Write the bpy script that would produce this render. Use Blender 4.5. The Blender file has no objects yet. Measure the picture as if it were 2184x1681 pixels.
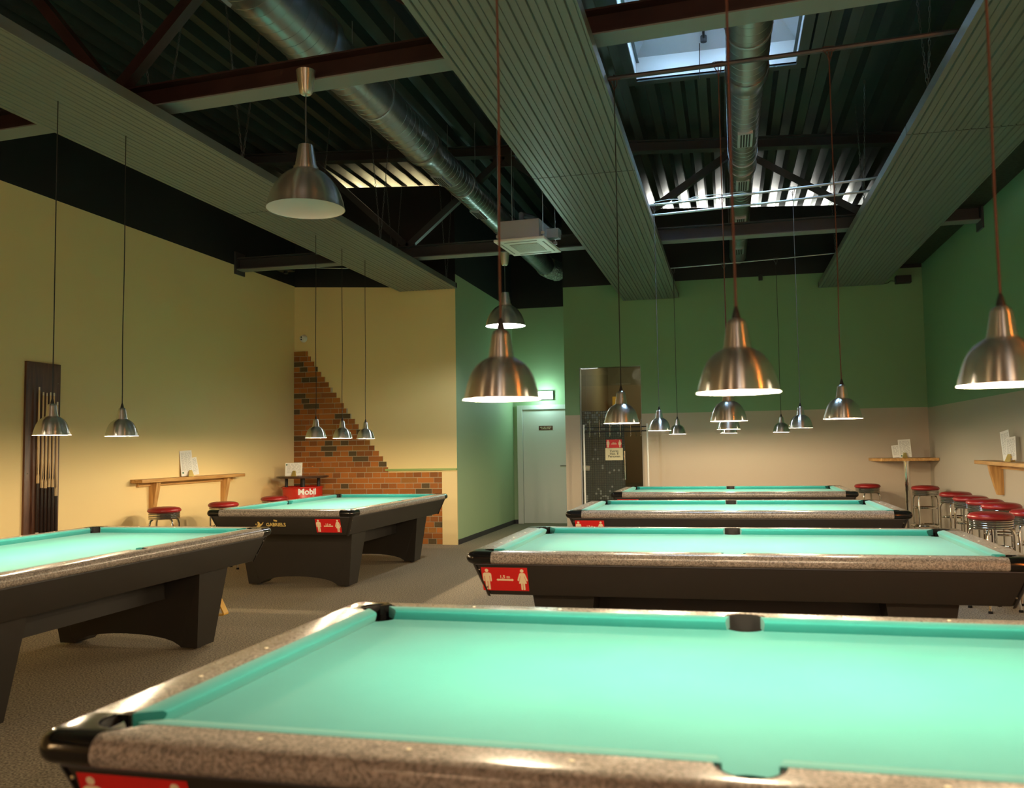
import bpy, bmesh, math, random
from mathutils import Vector, Matrix
from math import pi, sin, cos, radians as rad
random.seed(7)
S = bpy.context.scene
COL = S.collection

# ------------------------------------------------------------------ camera
cd = bpy.data.cameras.new('camera'); cam = bpy.data.objects.new('camera', cd); COL.objects.link(cam)
cd.sensor_fit = 'HORIZONTAL'; cd.sensor_width = 36.0
cd.lens = 36.0*1860.93/2184
cd.shift_x = -29.5/2184; cd.shift_y = -4.9/2184
cd.clip_start = 0.05; cd.clip_end = 200
Rr = Vector((0.97398917, 0.2260541, -0.01564092)); Ru = Vector((0.02950749, -0.05809359, 0.99787496)); Rf = Vector((-0.22466509, 0.97238093, 0.06325281))
m = Matrix((Rr, Ru, -Rf)).transposed().to_4x4(); m.translation = Vector((0, 0, 1.375))
cam.matrix_world = m
cd.dof.use_dof = True; cd.dof.focus_distance = 8.5; cd.dof.aperture_fstop = 3.2
S.camera = cam

# ------------------------------------------------------------------ colour management, world
S.view_settings.view_transform = 'Standard'; S.view_settings.look = 'None'
S.view_settings.gamma = 1.0; S.view_settings.use_curve_mapping = False
S.view_settings.exposure = 0.45
W = bpy.data.worlds.new('sky'); S.world = W; W.use_nodes = True
bgn = W.node_tree.nodes['Background']; bgn.inputs[0].default_value = (0.45, 0.62, 1.0, 1); bgn.inputs[1].default_value = 32.0

# ------------------------------------------------------------------ light settings of the place
WARM = (1.0, 0.79, 0.50)
P_SMALL = 52.0      # each small billiard pendant
P_BIG = 45.0        # the lit large pendant
P_BACK = 45.0       # unseen fill lights added behind the camera

def area(name, loc, rot, sx, sy, power, color):
    l = bpy.data.lights.new(name, 'AREA'); l.shape = 'RECTANGLE'; l.size = sx; l.size_y = sy; l.energy = power; l.color = color
    o = bpy.data.objects.new(name, l); COL.objects.link(o); o.location = loc; o.rotation_euler = rot
    return o
# daylight of the hall next door reaching the open deck flutes above the partition walls
area('hall_daylight', (0.3, 15.6, 4.72), (rad(-98), 0, 0), 3.6, 0.4, 270, (1.0, 0.95, 0.85))
area('hall_lamplight', (-5.0, 14.0, 4.95), (rad(-98), 0, 0), 2.2, 0.4, 330, (1.0, 0.72, 0.36))

# ------------------------------------------------------------------ material helpers
def mat(name, col=(.5, .5, .5), rough=.5, metal=0.0, **k):
    M = bpy.data.materials.new(name); M.use_nodes = True
    b = M.node_tree.nodes['Principled BSDF']
    b.inputs['Base Color'].default_value = (*col, 1); b.inputs['Roughness'].default_value = rough; b.inputs['Metallic'].default_value = metal
    for a, v in k.items():
        b.inputs[a].default_value = v
    return M
def nn(M, t, **k):
    n = M.node_tree.nodes.new(t)
    for a, v in k.items(): setattr(n, a, v)
    return n
def lk(M, a, b): M.node_tree.links.new(a, b)
def B(M): return M.node_tree.nodes['Principled BSDF']
def bump(M, scale, strength, dist=0.01, detail=3, vec=None):
    n = nn(M, 'ShaderNodeTexNoise'); n.inputs['Scale'].default_value = scale; n.inputs['Detail'].default_value = detail
    if vec is None:
        tc = nn(M, 'ShaderNodeTexCoord'); vec = tc.outputs['Object']
    lk(M, vec, n.inputs['Vector'])
    bp = nn(M, 'ShaderNodeBump'); bp.inputs['Strength'].default_value = strength; bp.inputs['Distance'].default_value = dist
    lk(M, n.outputs['Fac'], bp.inputs['Height']); lk(M, bp.outputs['Normal'], B(M).inputs['Normal'])
    return n
def noisecol(M, scale, c1, c2, lo=.35, hi=.65, detail=4, vec=None, dist=0.0, coord='Object'):
    n = nn(M, 'ShaderNodeTexNoise'); n.inputs['Scale'].default_value = scale; n.inputs['Detail'].default_value = detail; n.inputs['Distortion'].default_value = dist
    if vec is None:
        tc = nn(M, 'ShaderNodeTexCoord'); vec = tc.outputs[coord]
    lk(M, vec, n.inputs['Vector'])
    r = nn(M, 'ShaderNodeValToRGB'); r.color_ramp.elements[0].position = lo; r.color_ramp.elements[1].position = hi
    r.color_ramp.elements[0].color = (*c1, 1); r.color_ramp.elements[1].color = (*c2, 1)
    lk(M, n.outputs['Fac'], r.inputs['Fac']); lk(M, r.outputs['Color'], B(M).inputs['Base Color'])
    return r

def wall_mat(name, upper, lower=None, zs=1.855, ztop=3.87, slope=0.0, x0=0.0):
    """painted plaster in horizontal colour zones: lower colour, upper colour, near-black at the top"""
    M = mat(name, upper, .65)
    g = nn(M, 'ShaderNodeNewGeometry'); sp = nn(M, 'ShaderNodeSeparateXYZ'); lk(M, g.outputs['Position'], sp.inputs[0])
    ma = nn(M, 'ShaderNodeMath', operation='SUBTRACT'); lk(M, sp.outputs['X'], ma.inputs[0]); ma.inputs[1].default_value = x0
    mb = nn(M, 'ShaderNodeMath', operation='MULTIPLY'); lk(M, ma.outputs[0], mb.inputs[0]); mb.inputs[1].default_value = slope
    mc = nn(M, 'ShaderNodeMath', operation='ADD'); lk(M, mb.outputs[0], mc.inputs[0]); mc.inputs[1].default_value = ztop
    gt = nn(M, 'ShaderNodeMath', operation='GREATER_THAN'); lk(M, sp.outputs['Z'], gt.inputs[0]); lk(M, mc.outputs[0], gt.inputs[1])
    mx = nn(M, 'ShaderNodeMix', data_type='RGBA'); lk(M, gt.outputs[0], mx.inputs['Factor'])
    mx.inputs['A'].default_value = (*upper, 1); mx.inputs['B'].default_value = (0.008, 0.009, 0.010, 1)
    if lower:
        g2 = nn(M, 'ShaderNodeMath', operation='LESS_THAN'); lk(M, sp.outputs['Z'], g2.inputs[0]); g2.inputs[1].default_value = zs
        m2 = nn(M, 'ShaderNodeMix', data_type='RGBA'); lk(M, g2.outputs[0], m2.inputs['Factor'])
        lk(M, mx.outputs['Result'], m2.inputs['A']); m2.inputs['B'].default_value = (*lower, 1)
        lk(M, m2.outputs['Result'], B(M).inputs['Base Color'])
    else:
        lk(M, mx.outputs['Result'], B(M).inputs['Base Color'])
    bump(M, 120, .12, .004, vec=g.outputs['Position'])
    return M

CREAM = (.86, .66, .31)
M_left = wall_mat('plaster_cream', CREAM, ztop=3.86)
M_leftback = wall_mat('plaster_cream_back', (.84, .66, .31), ztop=3.85, slope=-0.058, x0=-6.35)
M_main = wall_mat('plaster_green_over_taupe', (.21, .36, .185), (.50, .42, .32), zs=1.86, ztop=3.89)
M_right = wall_mat('plaster_green_over_grey', (.19, .36, .20), (.47, .42, .34), zs=1.85, ztop=3.95)
M_corr = wall_mat('plaster_sage', (.36, .50, .29), ztop=3.9)
M_rear = wall_mat('plaster_rear', (.55, .33, .18), ztop=3.6)

M_carpet = mat('carpet', (.1, .08, .06), .95)
noisecol(M_carpet, 90, (.11, .086, .058), (.47, .38, .26), .36, .66, 4)
bump(M_carpet, 220, .5, .004)
M_black = mat('black_laminate', (.020, .017, .014), .36); bump(M_black, 300, .03, .002)
M_blackgloss = mat('black_gloss', (.008, .008, .008), .12)
M_pocket = mat('pocket_rubber', (.004, .004, .004), .9)
M_cloth = mat('billiard_cloth', (.02, .36, .30), .85)
B(M_cloth).inputs['Sheen Weight'].default_value = .22; B(M_cloth).inputs['Sheen Roughness'].default_value = .4
noisecol(M_cloth, 3.0, (.010, .235, .230), (.018, .26, .252), .3, .7, 6)
M_lam = mat('marbled_grey_laminate', (.2, .17, .15), .23)
r = noisecol(M_lam, 42, (.17, .148, .13), (.40, .355, .31), .40, .60, 2, dist=3.5)
M_sight = mat('sight_pearl', (.75, .68, .5), .3)
M_red = mat('sign_red', (.62, .012, .012), .45)
M_signcream = mat('sign_cream', (.85, .72, .48), .5)
M_gold = mat('gold_print', (.72, .52, .16), .4)
M_alu = mat('brushed_aluminium', (.80, .79, .78), .27, .94, Anisotropic=.93)
B(M_alu).inputs['Anisotropic Rotation'].default_value = .25
tn = nn(M_alu, 'ShaderNodeTangent', direction_type='RADIAL', axis='Z'); lk(M_alu, tn.outputs[0], B(M_alu).inputs['Tangent'])
M_alu2 = mat('canopy_aluminium', (.7, .66, .56), .35, .9, Anisotropic=.9)
B(M_alu2).inputs['Anisotropic Rotation'].default_value = .25
tn = nn(M_alu2, 'ShaderNodeTangent', direction_type='RADIAL', axis='Z'); lk(M_alu2, tn.outputs[0], B(M_alu2).inputs['Tangent'])
M_lining = mat('white_enamel', (.88, .86, .84), .5)
M_cord_brown = mat('cord_brown', (.10, .035, .02), .6)
M_cord_black = mat('cord_black', (.012, .011, .011), .6)
M_cord_grey = mat('cord_grey', (.12, .13, .14), .6)
M_white = mat('white_lacquer', (.78, .78, .74), .4)
M_chrome = mat('chrome', (.82, .80, .76), .07, 1.0)
M_brass = mat('brass', (.80, .58, .18), .38, .85)
M_redseat = mat('red_vinyl', (.25, .012, .012), .32)
M_oak = mat('oak', (.5, .27, .08), .4)
tc = nn(M_oak, 'ShaderNodeTexCoord'); mp = nn(M_oak, 'ShaderNodeMapping'); mp.inputs['Scale'].default_value = (14, 1.2, 14); lk(M_oak, tc.outputs['Object'], mp.inputs['Vector'])
noisecol(M_oak, 3, (.40, .19, .05), (.66, .38, .13), .3, .7, 5, vec=mp.outputs[0])
M_oakv = mat('oak_upright', (.5, .27, .08), .4)
tc = nn(M_oakv, 'ShaderNodeTexCoord'); mp = nn(M_oakv, 'ShaderNodeMapping'); mp.inputs['Scale'].default_value = (14, 14, 1.2); lk(M_oakv, tc.outputs['Object'], mp.inputs['Vector'])
noisecol(M_oakv, 3, (.40, .19, .05), (.66, .38, .13), .3, .7, 5, vec=mp.outputs[0])
M_dkwood = mat('dark_stained_wood', (.08, .03, .015), .4)
tc = nn(M_dkwood, 'ShaderNodeTexCoord'); mp = nn(M_dkwood, 'ShaderNodeMapping'); mp.inputs['Scale'].default_value = (10, 10, 1.2); lk(M_dkwood, tc.outputs['Object'], mp.inputs['Vector'])
noisecol(M_dkwood, 2.2, (.045, .014, .007), (.16, .062, .022), .3, .75, 6, vec=mp.outputs[0], dist=.8)
M_cuewood = mat('maple', (.72, .50, .24), .3)
M_cuedark = mat('cue_butt_dark', (.02, .012, .01), .15)
M_ivory = mat('ivory', (.8, .72, .55), .35)
M_paper = mat('paper', (.80, .79, .74), .6)
M_ink = mat('ink_grey', (.30, .30, .28), .6)
M_inkgreen = mat('ink_green', (.02, .16, .10), .6)
M_inkblack = mat('ink_black', (.03, .03, .02), .6)
M_deck = mat('dark_trapezoid_sheet', (.10, .125, .125), .38, .75)
M_steel = mat('painted_steel_dark', (.045, .045, .05), .42)
M_steelred = mat('red_oxide_steel', (.06, .028, .022), .5)
noisecol(M_steelred, 4, (.022, .008, .007), (.042, .017, .014), .3, .7)
M_flange = mat('flange_bounce_grey', (.20, .21, .20), .5)  # lighter grey carries the bounced light on the chord undersides
M_panel = mat('grey_ceiling_panel', (.18, .20, .18), .34); B(M_panel).inputs['Metallic'].default_value = .25
M_panelblack = mat('panel_end_black', (.01, .01, .01), .5)
M_duct = mat('galvanised_duct', (.34, .37, .38), .32, .9)
M_ductdark = mat('vent_dark', (.01, .01, .01), .6)
M_galv = mat('galvanised_box', (.50, .55, .60), .38, .6)
M_foil = mat('foil', (.8, .8, .75), .25, 1.0); bump(M_foil, 45, 1.0, .05)
M_skyframe = mat('skylight_frame_grey', (.5, .52, .56), .5)
M_skywhite = mat('skylight_curb_white', (.80, .82, .84), .5)
M_speaker = mat('speaker_black', (.012, .012, .013), .6)
M_tray = mat('perforated_black', (.01, .01, .01), .5)
noisecol(M_tray, 26, (.004, .004, .004), (.02, .021, .02), .48, .52, 1)
M_barrel = mat('barrel_red', (.50, .018, .010), .25)
M_tabletop = mat('dark_brown_top', (.05, .022, .012), .12)
M_greenpaint = mat('ledge_green', (.30, .42, .12), .5)
M_ribbon = mat('baseboard_dark', (.03, .03, .035), .6)
M_darkroom = mat('dark_room', (.07, .05, .028), .7)
M_yellow = mat('rack_wood_yellow', (.72, .40, .06), .35)
M_terracotta = mat('plate_brown', (.10, .02, .015), .3)
M_exit = mat('exit_sign_face', (.9, 1, 1), .4); B(M_exit).inputs['Emission Color'].default_value = (.75, 1.0, .96, 1); B(M_exit).inputs['Emission Strength'].default_value = 14
M_bulb = mat('opal_bulb', (1, 1, 1), .5); B(M_bulb).inputs['Emission Color'].default_value = (1.0, .85, .66, 1); B(M_bulb).inputs['Emission Strength'].default_value = 9
M_bulboff = mat('opal_bulb_unlit', (.8, .8, .8), .4)
M_orange = mat('orange_neon', (1, .3, .05), .5); B(M_orange).inputs['Emission Color'].default_value = (1.0, .22, .03, 1); B(M_orange).inputs['Emission Strength'].default_value = 95
M_warmtube = mat('warm_tube', (1, .8, .5), .5); B(M_warmtube).inputs['Emission Color'].default_value = (1.0, .66, .34, 1); B(M_warmtube).inputs['Emission Strength'].default_value = 120
M_whitetube = mat('white_tube', (1, .9, .8), .5); B(M_whitetube).inputs['Emission Color'].default_value = (1.0, .86, .74, 1); B(M_whitetube).inputs['Emission Strength'].default_value = 220
M_glass = bpy.data.materials.new('clear_glass'); M_glass.use_nodes = True
_n = M_glass.node_tree; _n.nodes.remove(_n.nodes['Principled BSDF'])
tr = _n.nodes.new('ShaderNodeBsdfTransparent'); tr.inputs[0].default_value = (.80, .86, .80, 1)
gl = _n.nodes.new('ShaderNodeBsdfGlossy'); gl.inputs['Roughness'].default_value = .01; gl.inputs['Color'].default_value = (1, 1, 1, 1)
fr = _n.nodes.new('ShaderNodeFresnel'); fr.inputs['IOR'].default_value = 1.6
mxs = _n.nodes.new('ShaderNodeMixShader'); _n.links.new(fr.outputs[0], mxs.inputs[0]); _n.links.new(tr.outputs[0], mxs.inputs[1]); _n.links.new(gl.outputs[0], mxs.inputs[2])
_n.links.new(mxs.outputs[0], _n.nodes['Material Output'].inputs[0])
# bricks: colour per brick island
M_brick = mat('red_brick', (.4, .15, .05), .75)
g = nn(M_brick, 'ShaderNodeNewGeometry'); r = nn(M_brick, 'ShaderNodeValToRGB'); cr = r.color_ramp; cr.interpolation = 'CONSTANT'
cr.elements[0].position = 0; cr.elements[0].color = (.10, .065, .022, 1); cr.elements[1].position = .12; cr.elements[1].color = (.26, .085, .012, 1)
for p_, c_ in ((.32, (.34, .11, .014)), (.55, (.40, .13, .016)), (.75, (.46, .15, .02)), (.9, (.33, .13, .018))):
    e = cr.elements.new(p_); e.color = (*c_, 1)
lk(M_brick, g.outputs['Random Per Island'], r.inputs['Fac']); lk(M_brick, r.outputs['Color'], B(M_brick).inputs['Base Color']); bump(M_brick, 60, .4, .01)
M_mortar = mat('mortar', (.50, .42, .30), .85)
# mosaic film on the glass door
M_mosaic = bpy.data.materials.new('mosaic_film'); M_mosaic.use_nodes = True
b = B(M_mosaic); b.inputs['Base Color'].default_value = (.10, .11, .09, 1); b.inputs['Roughness'].default_value = .5
tc = nn(M_mosaic, 'ShaderNodeTexCoord'); sx = nn(M_mosaic, 'ShaderNodeSeparateXYZ'); lk(M_mosaic, tc.outputs['Object'], sx.inputs[0])
def _m(op, a, bb=None):
    n = nn(M_mosaic, 'ShaderNodeMath', operation=op)
    if hasattr(a, 'default_value') or hasattr(a, 'links'): lk(M_mosaic, a, n.inputs[0])
    else: n.inputs[0].default_value = a
    if bb is not None:
        if hasattr(bb, 'links'): lk(M_mosaic, bb, n.inputs[1])
        else: n.inputs[1].default_value = bb
    return n.outputs[0]
CS = .036
ux = _m('DIVIDE', sx.outputs['X'], CS); uz = _m('DIVIDE', sx.outputs['Z'], CS)
lx = _m('LESS_THAN', _m('FRACT', ux), .16); lz = _m('LESS_THAN', _m('FRACT', uz), .16)
grid = _m('MAXIMUM', lx, lz)
cb = nn(M_mosaic, 'ShaderNodeCombineXYZ'); lk(M_mosaic, _m('FLOOR', ux), cb.inputs[0]); lk(M_mosaic, _m('FLOOR', uz), cb.inputs[2])
wn = nn(M_mosaic, 'ShaderNodeTexWhiteNoise', noise_dimensions='3D'); lk(M_mosaic, cb.outputs[0], wn.inputs['Vector'])
# share of opaque tiles grows towards the bottom and the top edge of the film
zt = nn(M_mosaic, 'ShaderNodeMapRange'); lk(M_mosaic, _m('ABSOLUTE', _m('SUBTRACT', sx.outputs['Z'], 1.15)), zt.inputs['Value'])
zt.inputs['From Min'].default_value = .45; zt.inputs['From Max'].default_value = .85; zt.inputs['To Min'].default_value = .06; zt.inputs['To Max'].default_value = .62
tile = _m('LESS_THAN', wn.outputs['Value'], zt.outputs[0])
fac = _m('MAXIMUM', _m('MAXIMUM', _m('MULTIPLY', tile, .6), _m('MULTIPLY', grid, .8)), .14)
mg = nn(M_mosaic, 'ShaderNodeMix', data_type='RGBA'); lk(M_mosaic, grid, mg.inputs['Factor']); mg.inputs['A'].default_value = (.20, .23, .20, 1); mg.inputs['B'].default_value = (.012, .012, .010, 1)
lk(M_mosaic, mg.outputs['Result'], b.inputs['Base Color'])
tp = nn(M_mosaic, 'ShaderNodeBsdfTransparent'); tp.inputs[0].default_value = (.85, .88, .85, 1)
ms = nn(M_mosaic, 'ShaderNodeMixShader'); lk(M_mosaic, fac, ms.inputs[0]); lk(M_mosaic, tp.outputs[0], ms.inputs[1]); lk(M_mosaic, b.outputs[0], ms.inputs[2])
lk(M_mosaic, ms.outputs[0], M_mosaic.node_tree.nodes['Material Output'].inputs[0])

# ------------------------------------------------------------------ mesh helpers
class MB:
    def __init__(s): s.bm = bmesh.new()
    def poly(s, pts):
        try: return s.bm.faces.new([s.bm.verts.new(p) for p in pts])
        except ValueError: return None
    def box(s, x0, x1, y0, y1, z0, z1):
        v = [s.bm.verts.new((x, y, z)) for x in (x0, x1) for y in (y0, y1) for z in (z0, z1)]
        for f in ((0, 1, 3, 2), (4, 6, 7, 5), (0, 4, 5, 1), (2, 3, 7, 6), (0, 2, 6, 4), (1, 5, 7, 3)): s.bm.faces.new([v[i] for i in f])
        return v
    def rings(s, rs, closed=True, cap=(True, True)):
        """loft through rings (lists of points)"""
        R_ = [[s.bm.verts.new(p) for p in r] for r in rs]; n = len(R_[0])
        for a, b in zip(R_[:-1], R_[1:]):
            for i in range(n if closed else n-1):
                j = (i+1) % n; s.bm.faces.new((a[i], a[j], b[j], b[i]))
        if cap[0]: s.bm.faces.new(list(reversed(R_[0])))
        if cap[1]: s.bm.faces.new(R_[-1])
        return R_
    def lathe(s, prof, n=32, c=(0, 0, 0), cap=(False, False)):
        s.rings([[(c[0]+r*cos(2*pi*i/n), c[1]+r*sin(2*pi*i/n), c[2]+z) for i in range(n)] for r, z in prof], cap=cap)
    def tube(s, pts, r, n=8, cap=True, closed=False):
        pts = [Vector(p) for p in pts]; rs = []; N = len(pts)
        up = None
        for i, p in enumerate(pts):
            if closed: t = (pts[(i+1) % N]-pts[i-1]).normalized()
            else: t = (pts[min(i+1, N-1)]-pts[max(i-1, 0)]).normalized()
            if up is None:
                up = Vector((0, 0, 1)) if abs(t.z) < .9 else Vector((1, 0, 0))
            a = t.cross(up).normalized(); b_ = a.cross(t).normalized(); up = b_
            rr = r[i] if isinstance(r, (list, tuple)) else r
            rs.append([tuple(p+a*rr*cos(2*pi*k/n)+b_*rr*sin(2*pi*k/n)) for k in range(n)])
        if closed: rs.append(rs[0]); cap = False
        s.rings(rs, cap=(cap, cap))
    def prism(s, outline, z0, z1):
        s.rings([[(x, y, z0) for x, y in outline], [(x, y, z1) for x, y in outline]])
    def prism_y(s, outline, y0, y1):
        s.rings([[(x, y0, z) for x, z in outline], [(x, y1, z) for x, z in outline]])
    def prism_x(s, outline, x0, x1):
        s.rings([[(x0, y, z) for y, z in outline], [(x1, y, z) for y, z in outline]])
    def build(s, name, m, parent=None, smooth=False, bevel=0.0, loc=None, mods=None, keep=False):
        if not keep: bmesh.ops.recalc_face_normals(s.bm, faces=s.bm.faces[:])
        me = bpy.data.meshes.new(name); s.bm.to_mesh(me); s.bm.free()
        me.materials.append(m)
        if smooth:
            me.shade_smooth() if hasattr(me, 'shade_smooth') else None
            me.set_sharp_from_angle(angle=rad(38))
        o = bpy.data.objects.new(name, me); COL.objects.link(o)
        if loc is not None: o.location = loc
        if parent: o.parent = parent
        if bevel:
            md = o.modifiers.new('bevel', 'BEVEL'); md.width = bevel; md.segments = 3; md.limit_method = 'ANGLE'; md.angle_limit = rad(35)
            me.shade_smooth(); md.harden_normals = False
            me.set_sharp_from_angle(angle=rad(38))
        return o
def tag(o, label=None, cat=None, group=None, kind=None):
    if label: o['label'] = label
    if cat: o['category'] = cat
    if group: o['group'] = group
    if kind: o['kind'] = kind
    return o
def thing(name, label, cat, loc=(0, 0, 0), rz=0, group=None):
    o = bpy.data.objects.new(name, None); COL.objects.link(o); o.location = loc; o.rotation_euler = (0, 0, rz); o.empty_display_size = .1
    return tag(o, label, cat, group)
def struct(o, label=None): o['kind'] = 'structure'; return o
KIDS = {}
def copy_tree(o, parent=None):
    c = o.copy(); COL.objects.link(c)
    if parent: c.parent = parent
    for ch in list(o.children):
        copy_tree(ch, c)
    return c
def text_mesh(name, txt, size, m, parent, loc, rot, extrude=.0006, bold=0.0, align='CENTER', xs=1.0):
    cu = bpy.data.curves.new(name, 'FONT'); cu.body = txt; cu.size = size; cu.extrude = extrude; cu.align_x = align; cu.align_y = 'CENTER'; cu.offset = bold; cu.resolution_u = 3
    to = bpy.data.objects.new(name, cu); COL.objects.link(to)
    bpy.context.view_layer.update()
    dg = bpy.context.evaluated_depsgraph_get()
    me = bpy.data.meshes.new_from_object(to.evaluated_get(dg)); me.name = name
    COL.objects.unlink(to); bpy.data.objects.remove(to)
    me.materials.clear(); me.materials.append(m)
    for v in me.vertices: v.co.x *= xs
    o = bpy.data.objects.new(name, me); COL.objects.link(o); o.parent = parent; o.location = loc; o.rotation_euler = rot
    return o

# ------------------------------------------------------------------ room geometry
XL, XR, YM, YB, YE = -6.35, 2.80, 13.5, 12.0, 15.4     # left wall, right wall, main back wall, left back wall, corridor end
XC0, XC1 = -3.80, -2.49                                # corridor walls
YR = -5.0
def zroof(x): return 5.0-0.06*x
mb = MB(); mb.box(XL-.3, XR+.3, YR-.3, 17.4, -.1, 0); struct(mb.build('floor', M_carpet))
mb = MB(); mb.box(XL-.2, XL, YR, YB+.2, 0, zroof(XL)); struct(mb.build('wall_left', M_left))
mb = MB(); mb.prism_y([(XL-.2, 0), (XC0-.003, 0), (XC0-.003, zroof(XC0)-.015), (XL-.2, zroof(XL-.2)-.015)], YB, YB+.2); struct(mb.build('wall_back_left', M_leftback))
mb = MB(); mb.prism_x([(YB+.2005, 0), (YE, 0), (YE, zroof(XC0)), (YB+.2005, zroof(XC0))], XC0-.2, XC0); mb.box(XC0-.003, XC0, YB+.001, YB+.2, 0, 5.2)
struct(mb.build('wall_corridor_left', M_corr))
mb = MB(); mb.prism_y([(XC0-.2, 0), (XC1+.2, 0), (XC1+.2, zroof(XC1)), (XC0-.2, zroof(XC0))], YE, YE+.15); struct(mb.build('wall_corridor_end', M_corr))
# main back wall with the glass door opening (x -2.255..-1.293, z 0..2.61)
DX0, DX1, DZ = -2.255, -1.293, 2.605
mb = MB()
mb.box(XC1, DX0, YM, YM+.2, 0, 4.95); mb.box(DX1, XR+.2, YM, YM+.2, 0, 4.76); mb.box(DX0, DX1, YM, YM+.2, DZ, 4.95)
mb.prism_y([(XC1, 4.95), (DX1, 4.95), (DX1, zroof(DX1)-.015), (XC1, zroof(XC1)-.015)], YM, YM+.2)
mb.prism_y([(DX1, 4.76), (XR+.2, 4.76), (XR+.2, zroof(XR)-.015), (DX1, zroof(DX1)-.015)], YM, YM+.2)
struct(mb.build('wall_back', M_main))
mb = MB(); mb.box(XC1, XC1+.2, YM+.2, YE, 0, 5.14); struct(mb.build('wall_corridor_right', M_corr))
mb = MB(); mb.box(XR, XR+.2, YR, YM, 0, zroof(XR)); struct(mb.build('wall_right', M_right))
mb = MB(); mb.box(XL-.2, XR+.2, YR-.2, YR, 0, 5.4); struct(mb.build('wall_rear', M_rear))
mb = MB(); mb.box(XC0+.0, XC0+.015, YB+.02, YE, 0, .07); mb.box(XC0, XC0+.09, YE-.015, YE, 0, .07); struct(mb.build('baseboard_corridor', M_ribbon))
mb = MB(); mb.box(-4.02, XC0+.004, YB-.03, YB, 0, 1.06); struct(mb.build('trim_1', mat('pilaster_cream', (.86, .68, .34), .6)))

mb = MB(); mb.box(XL-.4, XR+.6, 17.2, 17.3, 0, 5.6); mb.box(XL-.4, XL-.3, YB+.2, 17.2, 0, 5.6); mb.box(XR+.5, XR+.6, YM+.2, 17.2, 0, 5.6)  # unseen enclosure added to keep sky light out behind the partitions
struct(mb.build('wall_sky_block', mat('sky_block_tan', (.5, .42, .3), .7)))
# corrugated roof deck with skylight hole
SX0, SX1, SY0, SY1 = -.78, .73, 6.45, 8.45
mb = MB(); bm = mb.bm
PER = .26; x = XL-.35; segs = []
while x < XR+.5:
    for a, b_, za, zb in ((0, .09, 0, 0), (.09, .125, 0, .1), (.125, .225, .1, .1), (.225, .26, .1, 0)):
        segs.append((x+a, x+b_, za, zb))
    x += PER
for xa, xb, za, zb in segs:
    xm = (xa+xb)/2
    spans = ((YR-.3, SY0-.028), (SY1+.028, 17.2)) if SX0-.02 < xm < SX1+.02 else ((YR-.3, 17.2),)
    for y0, y1 in spans:
        # split in y for the light to bake nothing, only to keep quads modest
        mb.poly([(xa, y0, zroof(xa)+za), (xb, y0, zroof(xb)+zb), (xb, y1, zroof(xb)+zb), (xa, y1, zroof(xa)+za)])
bmesh.ops.remove_doubles(bm, verts=bm.verts[:], dist=1e-5)
o = mb.build('ceiling', M_deck); struct(o)
md = o.modifiers.new('thickness', 'SOLIDIFY'); md.thickness = .004; md.offset = 1
# skylight: flange, curb, sloping frame, glazing
sk = thing('window_1', 'white curbed roof skylight glowing with daylight between the two ducted ceiling bays', 'skylight'); sk['kind'] = 'structure'; del sk['category']; del sk['label']
def frame_ring(mb, x0, x1, y0, y1, w, z0, z1):
    mb.box(x0-w, x0, y0-w, y1+w, z0, z1); mb.box(x1, x1+w, y0-w, y1+w, z0, z1); mb.box(x0, x1, y0-w, y0, z0, z1); mb.box(x0, x1, y1, y1+w, z0, z1)
mb = MB(); frame_ring(mb, SX0, SX1, SY0, SY1, .09, 4.955, 4.985); mb.build('window_flange', M_deck, sk)
mb = MB(); frame_ring(mb, SX0, SX1, SY0, SY1, .03, 4.97, 5.27); mb.build('window_curb', M_skywhite, sk)
mb = MB()
o4 = [(SX0, SY0), (SX1, SY0), (SX1, SY1), (SX0, SY1)]; i4 = [(SX0+.16, SY0+.16), (SX1-.16, SY0+.16), (SX1-.16, SY1-.16), (SX0+.16, SY1-.16)]
mb.rings([[(x, y, 5.20) for x, y in o4], [(x, y, 5.42) for x, y in i4], [(x, y, 5.50) for x, y in i4], [(x, y, 5.50) for x, y in o4], [(x, y, 5.20) for x, y in o4]], cap=(False, False))
mb.build('window_frame', M_skyframe, sk)
mb = MB(); mb.box(SX0+.1, SX1-.1, SY0+.1, SY1-.1, 5.47, 5.48); mb.build('window_pane', M_glass, sk)
mb = MB(); mb.tube([(-.12, 8.36, 5.25), (-.12, 8.20, 5.44)], .012); mb.tube([(-.12, 8.36, 5.24), (-.12, 8.36, 5.30)], .03); mb.box(-.2, -.02, 8.0, 8.2, 5.42, 5.46); mb.tube([(-.16, 8.4, 5.25), (-.17, 8.41, 4.9)], .004)
mb.build('window_opener', M_speaker, sk)
# ------------------------------------------------------------------ trusses
def ibeam(mb, x0, x1, y, z0, h, w, t=.012, zf=None):
    zf = zf or (lambda x: 0)
    prof = [(-w/2, 0), (w/2, 0), (w/2, t), (t/2, t), (t/2, h-t), (w/2, h-t), (w/2, h), (-w/2, h), (-w/2, h-t), (-t/2, h-t), (-t/2, t), (-w/2, t)]
    mb.rings([[(x, y+a, z0+zf(x)+b_) for a, b_ in prof] for x in (x0, x1)])
def lbar(mb, p0, p1, w=.08):
    p0 = Vector(p0); p1 = Vector(p1); d = (p1-p0).normalized(); n = Vector((0, 1, 0)); u = d.cross(n).normalized()
    r_ = []
    for p in (p0, p1):
        r_.append([tuple(p+u*a+n*b_) for a, b_ in ((-w/2, -w/2), (w/2, -w/2), (w/2, -w/2+.012), (-w/2+.012, -w/2+.012), (-w/2+.012, w/2), (-w/2, w/2))])
    mb.rings(r_)
sl = lambda x: -.06*x
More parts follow.
